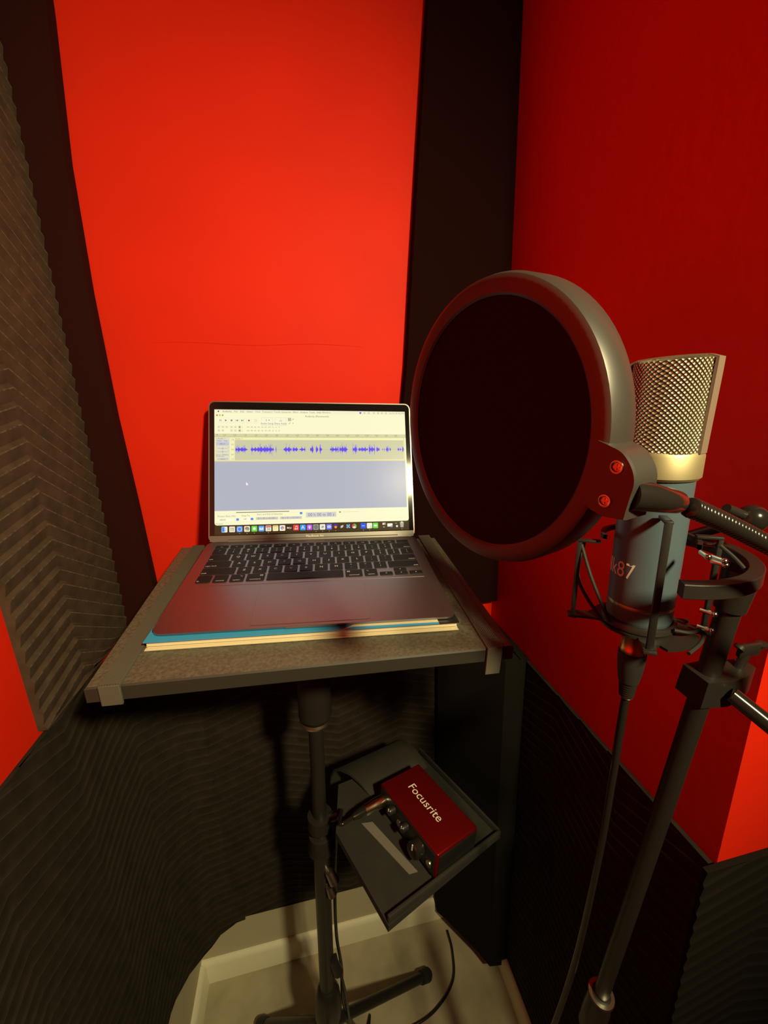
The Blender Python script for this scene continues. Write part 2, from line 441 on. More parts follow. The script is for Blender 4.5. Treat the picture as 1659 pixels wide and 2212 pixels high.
def strap(xf0, xf1, xb0, xb1, hang):
    b = MB(TF); n = 9; vs = []; h = .0028
    yf, yb = c4[0][1], (c4[2][1]+c4[3][1])/2
    for side in (0, 1):
        pass
    def row(t): return xf0+(xb0-xf0)*t, xf1+(xb1-xf1)*t
    # ribbed band on top
    nr = 8
    for i in range(nr):
        f0, f1 = i/nr, (i+1)/nr
        a0, a1 = row(0); e0, e1 = row(1)
        pa, pb = a0+(a1-a0)*f0, a0+(a1-a0)*f1; qa, qb = e0+(e1-e0)*f0, e0+(e1-e0)*f1
        g = (pb-pa)*.18
        P = [(pa, yf-.003), (pa+g, yf-.003), (pb-g, yf-.003), (pb, yf-.003)]; Q = [(qa, yb+.003), (qa+g, yb+.003), (qb-g, yb+.003), (qb, yb+.003)]
        H = [.0018, h, h, .0018]
        vs = [(x, y, z) for (x, y), z in zip(P, H)] + [(x, y, z) for (x, y), z in zip(Q, H)]
        b.add(vs, [(0, 1, 5, 4), (1, 2, 6, 5), (2, 3, 7, 6)])
    a0, a1 = row(0); e0, e1 = row(1)
    b.add([(a0, yf-.003, .0018), (a0, yf-.003, 0.0002), (e0, yb+.003, .0002), (e0, yb+.003, .0018)], [(0, 1, 2, 3)])
    b.add([(a1, yf-.003, .0018), (a1, yf-.003, 0.0002), (e1, yb+.003, .0002), (e1, yb+.003, .0018)], [(0, 1, 2, 3)])
    # the part folded down over the front and back edges
    b.box(((a0+a1)/2, yf-.0018, h-(hang+h)/2), (a1-a0, .003, hang+h), bev=.0008)
    b.box(((e0+e1)/2, yb+.0018, h-(.02+h)/2), (e1-e0, .003, .02+h), bev=.0008)
    return b.build('strap', STRAPM, stand, smooth=20)
w = (FR-FL).length/KT; wb = c4[2][0]
strap(.0125, .0300, .0110, .0305, .0185)
strap(w-.0305, w-.0140, wb-.0290, wb-.0085, .030)
# bracket below the tray and the pole
ptop, pbot = V((-.0066, .552, 1.163)), V((-.046, .558, .10))
pd = (pbot-ptop).normalized()
def onp(z): return ptop + (pbot-ptop)*((ptop.z-z)/(ptop.z-pbot.z))
b = MB(); b.box((.195, .19, -.066), (.072, .072, .102), 0, TF, .004); b.box((.195, .16, -.019), (.15, .12, .007), 0, TF, .002)
b.build('bracket', BLKMET, stand)
b = MB(); b.tube([ptop+V((0, 0, .010)), onp(.975)], .026, 28); b.build('socket', BLKPL, stand)
b = MB(); b.lathe([(.015, -.004), (.0235, -.004), (.025, 0), (.0235, .004), (.015, .004)], axis_frame(onp(.965), pd), 28); b.build('ring', STEEL, stand)
b = MB(); b.tube([onp(.98), onp(.66)], .0120, 20); b.build('upper_pole', BLKMET, stand)
b = MB(); b.tube([onp(.71), onp(.15)], .0145, 24); b.build('lower_pole', BLKMET, stand)
b = MB(); b.lathe([(.0146, -.03), (.020, -.028), (.0205, -.006), (.023, 0), (.023, .006), (.019, .010), (.0146, .012)], axis_frame(onp(.697), pd), 24)
b.build('clutch_collar', BLKPL, stand)
k = onp(.655); b = MB(); b.tube([k, k+V((.016, -.022, -.004))], .0062, 12); b.tube([k+V((.012, -.020, .006)), k+V((.020, -.026, -.014))], [.0075, .009], 14)
kn = b.build('clamp_knob', STEEL, stand)
k = onp(.618); b = MB(); b.tube([k, k+V((.014, -.020, -.002))], .005, 12); b.tube([k+V((.011, -.020, .006)), k+V((.016, -.024, -.010))], [.006, .008], 12)
b.build('clamp_knob', STEEL, stand)
hub = onp(.275)
b = MB(); b.lathe([(.0146, -.05), (.019, -.045), (.024, -.03), (.027, .0), (.027, .03), (.024, .045), (.0146, .05)], axis_frame(hub, pd), 24)
b.build('leg_hub', BLKPL, stand)
b = MB(); b.tube([onp(.41)+V((.012, -.006, .0)), onp(.375)+V((.022, -.010, 0))], [.008, .010], 14); b.build('lock_screw', BLKPL, stand)
for a in (24, 144, 264):
    ra = math.radians(a); d = V((math.cos(ra), math.sin(ra), 0)); ln = .285 if a == 24 else (.20 if a == 144 else .285)
    s0 = V((onp(.20).x, onp(.20).y, .20)) + d*.015; e0 = V((onp(.0).x, onp(.0).y, .016)) + d*ln
    b = MB(); b.tube([s0, e0], .0105, 14); lg = b.build('leg', BLKMET, stand)
    b = MB(); dd = (e0-s0).normalized(); b.tube([e0-dd*.03, e0-dd*.003, e0+dd*.004], [.0135, .0145, .010], 14); b.build('rubber_foot', RUBBER, lg)

# ------------------------------------------------------------------ book under the laptop
b0, b1 = V((-.1690, .3945, 1.2188)), V((.1534, .3765, 1.2040))
b0, b1 = (V((0, 0, CAM_H)) + (p-V((0, 0, CAM_H)))*KT for p in (b0, b1))
b0 -= ty*.003; b1 -= ty*.003
bx = (b1-b0).normalized(); by = tz.cross(bx).normalized()
BF = frame(b0 + tz*.0006, bx*KT, by*KT, tz*KT); bw = (b1-b0).length/KT; bh = .0098; bd = .185
book = thing('workbook', b0, 'blue and cream paperback workbook lying on the tray under the laptop', 'book')
b = MB(BF); b.box((bw/2, bd/2+.0012, bh/2), (bw-.003, bd-.004, bh-.0018), bev=.0004)
b.box((bw/2, .0012, .0045), (bw-.004, .0004, .0002))
b.build('page_block', PAGES, book, smooth=0)
b = MB(BF); yc = [0, .012, .03, bd]
def cov(z): return z
# cover split into printed areas: blue field, cream sweep, thin blue line, black corner
b.prism([(0, 0), (bw*.60, 0), (bw*.66, .012), (bw*.70, .022), (bw*.72, bd), (0, bd)], bh-.0007, bh, 0)
b.prism([(bw*.60, 0), (bw*.93, 0), (bw*.93, .003), (bw*.64, .0045)], bh-.0007, bh, 0)
b.prism([(bw*.60, .0002), (bw*.64, .0045), (bw*.93, .003), (bw*.93, bd), (bw*.72, bd), (bw*.70, .022), (bw*.66, .012)], bh-.0007, bh, 1)
b.prism([(bw*.93, 0), (bw, 0), (bw, bd), (bw*.93, bd)], bh-.0007, bh, 2)
b.build('front_cover', [COVERB, COVERC, COVERK], book, smooth=0)
b = MB(BF); b.box((bw/2, bd/2, .0003), (bw, bd, .0006)); b.build('back_cover', COVERC, book, smooth=0)

# ------------------------------------------------------------------ laptop
K = 1.05*KT
A = Matrix(((.997, .066, .038), (-.062, .993, -.101), (-.045, .099, .994)))
LX, LY, LZ = (V((A[0][i], A[1][i], A[2][i])).normalized() for i in range(3))
LT = V((.00859*K, .58152*K, -.19003*K+CAM_H))
LF = frame(LT, LX*K, LY*K, LZ*K)
lap = thing('laptop', LT - LZ*.012, 'open grey laptop showing an audio waveform on its lit screen', 'laptop')
b = MB(LF)
top = rrect(.3041, .2124, .011, 6, 0, -.1062)
low = rrect(.296, .204, .010, 6, 0, -.1062)
def zbot(y): return -.0042 - (.0045*(y+.2124)/.2124)
n = len(top)
# top sheet with a finger notch at the front edge, then thin side, then tapered belly
vs = [(x, y, 0) for x, y in top] + [(x, y, -.0022) for x, y in top] + [(x, y, zbot(y)) for x, y in low]
fs = [(i, (i+1) % n, (i+1) % n+n, i+n) for i in range(n)] + [(i+n, (i+1) % n+n, (i+1) % n+2*n, i+2*n) for i in range(n)]
fs += [tuple(range(n)), tuple(range(3*n-1, 2*n-1, -1))]
b.add(vs, fs)
b.build('base', SPACE, lap, smooth=30)
b = MB(LF); b.box((0, -.2118, -.0014), (.052, .0026, .0026), bev=.0008); b.build('finger_notch', SPACED, lap)
# keyboard: a dark well and single keys
kx0, ky0, U = -.1385, -.0150, .0191
kb = MB(LF).prism(rrect(.2790, .1105, .003, 4, 0, -.0702), .00005, .0003).build('keyboard', SPACE, lap, smooth=0)
rowsK = [
 (.0085, [('esc', 1.)]+[('F%d' % i, 1.) for i in range(1, 13)]+[('', 1.)], 14.),
 (.0163, [('`', 1), ('1', 1), ('2', 1), ('3', 1), ('4', 1), ('5', 1), ('6', 1), ('7', 1), ('8', 1), ('9', 1), ('0', 1), ('-', 1), ('=', 1), ('delete', 1.5)], 14.5),
 (.0163, [('tab', 1.5)]+[(c, 1) for c in 'QWERTYUIOP[]\\'], 14.5),
 (.0163, [('caps lock', 1.75)]+[(c, 1) for c in "ASDFGHJKL;'"]+[('return', 1.75)], 14.5),
 (.0163, [('shift', 2.25)]+[(c, 1) for c in 'ZXCVBNM,./']+[('shift', 2.25)], 14.5),
 (.0168, [('fn', 1), ('control', 1), ('option', 1), ('command', 1.25), (' ', 5), ('command', 1.25), ('option', 1), ('<', 1), ('v', 1), ('>', 1)], 14.5),
]
SH = dict(zip('1234567890-=[];\',./\\`', '!@#$%^&*()_+{}:"<>?|~'))
y = ky0
for hgt, keys, tot in rowsK:
    u = kx0; unit = .2770/tot
    for nm, wd in keys:
        kw = wd*unit-.0026; cxk = u+wd*unit/2; cyk = y-hgt/2
        specs = [(cxk, cyk, kw, hgt)]
        arrow = nm in ('<', 'v', '>') and keys[0][0] == 'fn'
        if arrow:
            hh = hgt*.46; specs = [(cxk, y-hgt+hh/2, kw, hh)]
            if nm == 'v': specs.append((cxk, y-hh/2, kw, hh))
        for q, (x_, y_, w_, h_) in enumerate(specs):
            b = MB(LF); b.prism(rrect(w_, h_, .0016, 3, x_, y_), .0003, .0012, 0, poly2=rrect(w_-.0006, h_-.0006, .0014, 3, x_, y_))
            zt = .00128
            if arrow:
                s_ = .0011; a_ = {'<': PI, '>': 0., 'v': -PI/2 if q == 0 else PI/2}[nm]
                b.add([(x_+s_*math.cos(a_+t), y_+s_*math.sin(a_+t), zt) for t in (0, 2.1, 4.2)], [(0, 1, 2)], 1)
            elif len(nm) == 1 and nm in SH:
                b.text(nm, .0046, (x_, y_-.0030), 1, z=zt); b.text(SH[nm], .0042, (x_, y_+.0032), 1, z=zt)
            elif len(nm) == 1 and nm.strip():
                b.text(nm, .0058, (x_, y_), 1, z=zt)
            elif nm in ('delete', 'return') or (nm == 'shift' and x_ > 0):
                b.text(nm, .0037, (x_+w_/2-.0014, y_-h_/2+.0028), 1, z=zt, align='R')
            elif nm in ('tab', 'caps lock', 'shift', 'fn'):
                b.text(nm, .0037, (x_-w_/2+.0014, y_-h_/2+.0028), 1, z=zt, align='L')
            elif nm in ('command', 'option', 'control'):
                b.text(nm, .0032, (x_, y_-h_/2+.0028), 1, z=zt)
                if nm == 'command':
                    cxx, cyy, r_ = x_+(-w_/2+.004 if x_ > 0 else w_/2-.004), y_+.0035, .0008
                    for ax, ay in ((1, 1), (1, -1), (-1, 1), (-1, -1)):
                        b.lathe([(r_*.55, zt), (r_, zt)], LF @ Matrix.Translation(V((cxx+ax*r_*1.3, cyy+ay*r_*1.3, 0))), 8, 1, cap=False)
                    for ax in (-1, 1):
                        b.rect(cxx-r_*1.6, cyy+ax*r_*.75-.0001, cxx+r_*1.6, cyy+ax*r_*.75+.0001, zt, 1); b.rect(cxx+ax*r_*.75-.0001, cyy-r_*1.6, cxx+ax*r_*.75+.0001, cyy+r_*1.6, zt, 1)
                if nm == 'option':
                    cxx, cyy = x_+(-w_/2+.004 if x_ > 0 else w_/2-.004), y_+.0035
                    b.rect(cxx-.0016, cyy+.0008, cxx-.0006, cyy+.0011, zt, 1); b.rect(cxx+.0002, cyy+.0008, cxx+.0016, cyy+.0011, zt, 1); b.rect(cxx+.0005, cyy-.0011, cxx+.0016, cyy-.0008, zt, 1)
                    b.add([(cxx-.0008, cyy+.0010, zt), (cxx-.0005, cyy+.0010, zt), (cxx+.0007, cyy-.0010, zt), (cxx+.0004, cyy-.0010, zt)], [(0, 1, 2, 3)], 1)
            elif nm:
                b.text(nm, .0028, (x_, y_-.001), 1, z=zt)
            b.build('key', [KEYM, LEG], kb, smooth=0)
        u += wd*unit
    y -= hgt+.0026
b = MB(LF)
tp = rrect(.1220, .0790, .004, 5, 0, -.1685); tpi = rrect(.1210, .0780, .0036, 5, 0, -.1685)
nn_ = len(tp)
b.add([(x, y, .00012) for x, y in tp]+[(x, y, .00012) for x, y in tpi], [(i, (i+1) % nn_, (i+1) % nn_+nn_, i+nn_) for i in range(nn_)], 1)
b.add([(x, y, .00022) for x, y in tpi], [tuple(range(nn_))], 0)
b.build('trackpad', [SPACE, SPACED], lap, smooth=0)
# lid
LID = math.radians(24.72)
LU = LY*math.sin(LID) + LZ*math.cos(LID); LN = LX.cross(LU)
DF = frame(LT, LX*K, LU*K, LN*K)          # local x across, y up the lid, z towards the user
b = MB(DF); lp = rrect(.3041, .2100, .009, 6, 0, .1042)
b.prism(lp, -.0048, -.0003, 0, poly2=rrect(.3041, .2100, .009, 6, 0, .1042)); b.build('lid', SPACE, lap, smooth=30)
b = MB(DF); b.tube([(-.125, .0005, -.003), (.125, .0005, -.003)], .0042, 16); b.build('hinge', SPACED, lap)
b = MB(DF); b.prism(rrect(.3005, .2068, .0075, 6, 0, .1042), -.0003, .0001, 0)
b.build('bezel', GLASSB, lap, smooth=0)
b = MB(DF); b.rect(-.1500, .0004, .1500, .0088, .00018, 0); b.text('MacBook Air', .0050, (.0, .0048), 1, z=.00026)
tag(b.build('chin_strip', [SPACED, WHITE], lap, smooth=0), 'grey strip with white lettering below the screen')

# --- what the screen shows
DW, DH, DX, DY = .2868, .1862, .0, .0100
SM = []; b = MB(DF)
def sm(c):
    m = em(*c)
    if m not in SM: SM.append(m)
    return SM.index(m)
lay = [0.00020]
def P2(u, v): return (DX+(u-.5)*DW, DY+(1-v)*DH)
def srect(u0, v0, u1, v1, c, z=1):
    x0, y0 = P2(u0, v1); x1, y1 = P2(u1, v0); b.rect(x0, y0, x1, y1, .00014+z*.00005, sm(c))
def stext(t, u, v, size, c, align='C', z=6, sx=1.):
    b.text(t, size*DH, P2(u, v), sm(c), z=.00014+z*.00005, align=align, sx=sx)
def sround(u0, v0, u1, v1, r, c, z=1):
    x0, y0 = P2(u0, v1); x1, y1 = P2(u1, v0)
    pl = rrect(x1-x0, y1-y0, r, 4, (x0+x1)/2, (y0+y1)/2); b.add([(x, y, .00014+z*.00005) for x, y in pl], [tuple(range(len(pl)))], sm(c))
def sdisc(u, v, r, c, z=3, n=14, r2=0, a0=0, a1=2*PI):
    cx_, cy_ = P2(u, v); zz = .00014+z*.00005
    pts = [(cx_+r*math.cos(a0+(a1-a0)*i/n), cy_+r*math.sin(a0+(a1-a0)*i/n)) for i in range(n+1)]
    if r2:
        q = [(cx_+r2*math.cos(a0+(a1-a0)*i/n), cy_+r2*math.sin(a0+(a1-a0)*i/n)) for i in range(n+1)]
        b.add([(x, y, zz) for x, y in pts+q], [(i, i+1, n+2+i, n+1+i) for i in range(n)], sm(c))
    else:
        b.add([(cx_, cy_, zz)]+[(x, y, zz) for x, y in pts], [(0, i, i+1) for i in range(1, n+1)], sm(c))
WHT = (250, 248, 204); DK = (128, 122, 98); TXT = (150, 144, 112)
srect(0, 0, 1, 1, (62, 44, 22), 0)                                   # desktop showing round the dock
srect(0, 0, 1, .9, WHT, 1); sround(0, .86, 1, .925, .0035, WHT, 1)
srect(0, 0, 1, .030, (244, 242, 205), 2)
sdisc(.020, .0155, .0011, (70, 65, 50), 6)
for t, u in (('Audacity', .063), ('File', .107), ('Edit', .139), ('Select', .177), ('View', .217), ('Transport', .265), ('Tracks', .315), ('Generate', .363), ('Effect', .411), ('Analyze', .455), ('Tools', .497), ('Help', .533), ('Window', .572)):
    stext(t, u, .0155, .020, DK if t == 'Audacity' else TXT)
for i, u in enumerate((.755, .777, .801, .829, .852, .873, .895)):
    if i == 0: sdisc(u, .0155, .0016, (110, 110, 230), 6)
    else:
        sdisc(u, .0155, .0013, TXT, 6, 10, .0008)
stext('Sun Oct 30  8:52 PM', .995, .0155, .0185, TXT, 'R', sx=.82)
for u, c in ((.013, (226, 120, 96)), (.027, (222, 190, 90)), (.041, (140, 190, 100))): sdisc(u, .047, .0014, c, 6)
stext('Audacity (Recovered)', .522, .049, .022, DK)
# transport buttons
for i, u in enumerate((.030, .057, .085, .112, .139, .172, .206)):
    sround(u-.012, .066, u+.012, .110, .0007, (232, 228, 188), 2); sround(u-.0112, .067, u+.0112, .107, .0006, (250, 248, 212), 3)
    x_, y_ = P2(u, .088)
    if i == 0:
        for s_ in (-1, 1): srect(u+s_*.003-.0013, .080, u+s_*.003+.0013, .096, (190, 120, 100), 5)
    elif i in (1,): b.add([(x_-.0012, y_-.0016, .0004), (x_+.0016, y_, .0004), (x_-.0012, y_+.0016, .0004)], [(0, 1, 2)], sm(DK))
    elif i == 2: srect(u-.0045, .081, u+.0045, .095, (150, 145, 120), 5)
    elif i in (3, 4):
        s_ = -1 if i == 3 else 1
        b.add([(x_-s_*.0016, y_-.0015, .0004), (x_+s_*.0010, y_, .0004), (x_-s_*.0016, y_+.0015, .0004)], [(0, 1, 2)], sm(DK)); srect(u+s_*.005-.001, .080, u+s_*.005+.001, .096, DK, 5)
    elif i == 5: sdisc(u, .088, .0013, (205, 70, 50), 6)
    else: sdisc(u, .088, .0018, (190, 186, 150), 6, 12, .0013)
for u0, u1, t in ((.234, .294, 'Audio Setup'), (.304, .362, 'Share Audio')):
    sround(u0, .062, u1, .128, .0008, (222, 218, 178), 2); sround(u0+.0012, .064, u1-.0012, .125, .0007, (249, 246, 212), 3)
    stext(t, (u0+u1)/2, .112, .020, DK); 
    u = (u0+u1)/2
    if t[0] == 'A':
        stext('))', u-.004, .083, .020, DK); sdisc(u+.010, .083, .0008, DK, 6)
    else:
        srect(u-.006, .090, u+.006, .0925, DK, 5); srect(u-.0006, .074, u+.0006, .088, DK, 5); srect(u-.006, .084, u-.005, .092, DK, 5); srect(u+.005, .084, u+.006, .092, DK, 5)
srect(.370, .062, .388, .090, (206, 202, 168), 3)
for du in (-.003, .003): srect(.379+du-.0006, .067, .379+du+.0006, .086, DK, 5)
for (u, v) in ((.397, .075), (.379, .108)):
    x_, y_ = P2(u, v); b.add([(x_-.0012, y_-.0010, .0004), (x_-.0008, y_-.0014, .0004), (x_+.0013, y_+.0010, .0004), (x_+.0009, y_+.0014, .0004)], [(0, 1, 2, 3)], sm(DK))
sdisc(.397, .108, .0009, TXT, 5, 10, .0005)
for r_, v in enumerate((.142, .171)):
    srect(.0, v-.016, 1, v-.0155, (232, 229, 190), 2)
    for i in range(5):
        if r_ == 1 and i == 2: continue
        u = .022+.0195*i+(.004 if i > 2 else 0); sround(u-.008, v-.011, u+.008, v+.011, .0005, (226, 222, 184), 2); sround(u-.0072, v-.010, u+.0072, v+.010, .0004, (246, 243, 208), 3)
        sdisc(u, v, .0011, TXT, 5, 10, .0007)
    sround(.118, v-.012, .132, v+.012, .0005, (226, 222, 184), 2); sdisc(.125, v, .0010, DK, 5); stext('L', .139, v-.005, .010, DK); stext('R', .139, v+.006, .010, DK)
    for i, t in enumerate(('-54', '-48', '-42', '-36', '-30', '-24', '-18', '-12', '-6')): stext(t, .166+.0178*i, v, .016, TXT)
    stext('0', .325, v, .016, TXT)
# ruler
srect(0, .196, 1, .222, (214, 211, 166), 2); srect(0, .2215, 1, .2235, (168, 162, 90), 3)
for i in range(20):
    u = .048+.0528*(i if i < 3 else i)*1.0
    if u > .995: break
    stext('%.1f' % (i-1.0), u, .208, .017, DK); srect(u-.0006, .216, u+.0006, .222, DK, 4)
b.add([(*P2(.018, .203), .0004), (*P2(.010, .203), .0004), (*P2(.014, .213), .0004)], [(0, 1, 2)], sm(TXT))
# track
srect(0, .2235, 1, .420, (236, 232, 170), 2); srect(.992, .2235, 1, .9, WHT, 3)
srect(.0, .416, .992, .419, (190, 182, 92), 4); srect(.989, .226, .991, .418, (196, 188, 96), 4)
srect(.006, .228, .074, .412, (226, 224, 200), 3)
srect(.008, .247, .072, .262, (206, 206, 214), 4); srect(.008, .265, .072, .292, (196, 197, 212), 4)
stext('x', .011, .236, .016, DK); stext('Audio 1', .034, .236, .018, TXT); stext('Mute', .025, .2545, .014, DK); stext('Solo', .056, .2545, .014, DK); stext('Effects', .040, .279, .015, DK)
for v in (.315, .342):
    srect(.014, v-.001, .066, v+.001, TXT, 4); stext('-', .010, v-.009, .016, DK); stext('+', .069, v-.009, .016, DK)
    sround(.037, v-.008, .043, v+.008, .0003, (190, 186, 160), 5)
stext('Stereo, 48000Hz', .008, .367, .014, DK, 'L'); stext('32-bit float', .008, .379, .014, DK, 'L'); srect(.014, .393, .068, .408, (202, 200, 196), 4); stext('Select', .041, .4005, .014, DK)
srect(.076, .228, .098, .412, (243, 240, 186), 3)
for t, v in (('1.0', .246), ('0.5', .284), ('0.0', .325), ('-0.5', .365), ('-1.0', .402)): stext(t, .096, v, .016, DK, 'R')
srect(.0985, .228, .988, .412, (244, 241, 178), 3); srect(.1, .2465, .986, .410, (207, 205, 166), 4); stext('Audio 1', .103, .2375, .017, TXT, 'L')
srect(.1, .3245, .986, .3258, (150, 146, 170), 5)
rw = random.Random(3)
cl = [(.104, .163, .8), (.180, .295, 1.), (.297, .300, .3), (.306, .309, .9), (.346, .387, 1.), (.392, .420, .85), (.428, .458, .65), (.483, .500, 1.3), (.513, .525, 1.3), (.532, .545, 1.1),
      (.588, .632, .75), (.637, .680, 1.1), (.708, .732, 1.1), (.738, .790, .85), (.795, .828, 1.), (.836, .853, 1.1), (.868, .872, .9), (.879, .882, .8), (.888, .903, .7), (.908, .915, .7), (.952, .962, .5), (.965, .974, .45), (.978, .987, 1.2)]
VIO = (96, 74, 232); VIL = (136, 118, 240)
for u0, u1, am in cl:
    n = max(2, int((u1-u0)/.0016)); ph = rw.random()*6
    for i in range(n):
        u = u0+(u1-u0)*(i+.5)/n
        e = am*(.30+.45*abs(math.sin(ph+i*.33+rw.random()*.4))**2)*(.65+.35*math.sin(PI*(i+.5)/n))
        if rw.random() < .16: e = am*(.9+.6*rw.random())
        h = .034*min(e, 1.6); srect(u-.0008, .325-h, u+.0008, .325+h*(.7+.3*rw.random()), VIL, 6)
        h = .020*min(e, .9); srect(u-.0009, .325-h, u+.0009, .325+h, VIO, 7)
# empty project area, lower bars
srect(0, .421, .992, .812, (178, 181, 194), 3)
for i in range(9):                                                   # pale hand pointer
    pass
x_, y_ = P2(.160, .600); b.add([(x_-.0012, y_+.0022, .0004), (x_-.0004, y_+.0022, .0004), (x_, y_+.0006, .0004), (x_+.0014, y_+.0002, .0004), (x_+.0010, y_-.0022, .0004), (x_-.0010, y_-.0022, .0004), (x_-.0016, y_-.0004, .0004)], [tuple(range(7))], sm((245, 243, 225)))
srect(.105, .8235, .370, .8295, (128, 122, 98), 3)
srect(0, .834, 1, .835, (232, 228, 190), 3)
stext('Project Rate (Hz)', .016, .8545, .019, TXT, 'L'); stext('Snap-To', .132, .8535, .019, TXT, 'L'); stext('Start and End of Selection', .208, .846, .019, TXT, 'L')
srect(.016, .872, .096, .894, (255, 252, 222), 3); stext('48000', .024, .883, .019, TXT, 'L'); srect(.132, .870, .172, .892, (255, 252, 222), 3); stext('Off', .140, .881, .019, TXT, 'L')
for u, v in ((.112, .882), (.183, .8805), (.430, .843)): sround(u-.0065, v-.009, u+.0065, v+.009, .0006, (88, 136, 232), 4)
for u0, t in ((.202, '00 h 00 m 00.000 s'), (.322, '00 h 00 m 00.000 s')):
    srect(u0, .867, u0+.112, .889, (214, 211, 190), 3); stext(t, u0+.056, .878, .019, (120, 110, 190))
srect(.455, .838, .612, .878, (214, 212, 200), 3); stext('00 h 00 m 00 s', .5335, .859, .034, (108, 98, 190), sx=1.02)
b.add([(*P2(.628, .848), .0004), (*P2(.640, .841), .0004), (*P2(.628, .834), .0004)], [(0, 1, 2)], sm((120, 130, 90)))
srect(.645, .8405, .735, .8420, (190, 186, 150), 4); sround(.676, .833, .683, .850, .0005, (238, 236, 205), 5)
srect(0, .902, 1, .903, (236, 233, 194), 3); stext('Stopped.', .006, .913, .016, TXT, 'L')
# dock
srect(0, .925, 1, 1.0, (66, 47, 22), 1)
R_ = .0036
icons = [(.048, 'f'), (.085, 'l'), (.1215, 's'), (.158, 'c'), (.194, 'm'), (.229, 'e'), (.264, 'd'), (.2995, 'n'), (.334, 'p'), (.369, 't'), (.403, 'u'), (.438, 'a'), (.472, 'o'), (.505, 'g'), (.539, 'k'), (.573, 'i'), (.607, 'y'), (.640, 'z'), (.673, 'x'), (.705, 'h'), (.753, 'B'), (.786, 'W'), (.818, 'G'), (.864, 'q'), (.896, 'r'), (.932, 'v'), (.961, 'T')]
bgc = dict(l=(236, 226, 190), s=(92, 160, 240), c=(240, 236, 215), m=(110, 216, 70), e=(90, 160, 236), d=(244, 238, 222), n=(248, 238, 180), p=(244, 240, 226), u=(236, 70, 70), a=(60, 150, 240), o=(170, 90, 210), g=(150, 150, 142), k=(240, 236, 218), i=(112, 120, 236), B=(40, 90, 225), G=(110, 216, 70), W=(244, 240, 212))
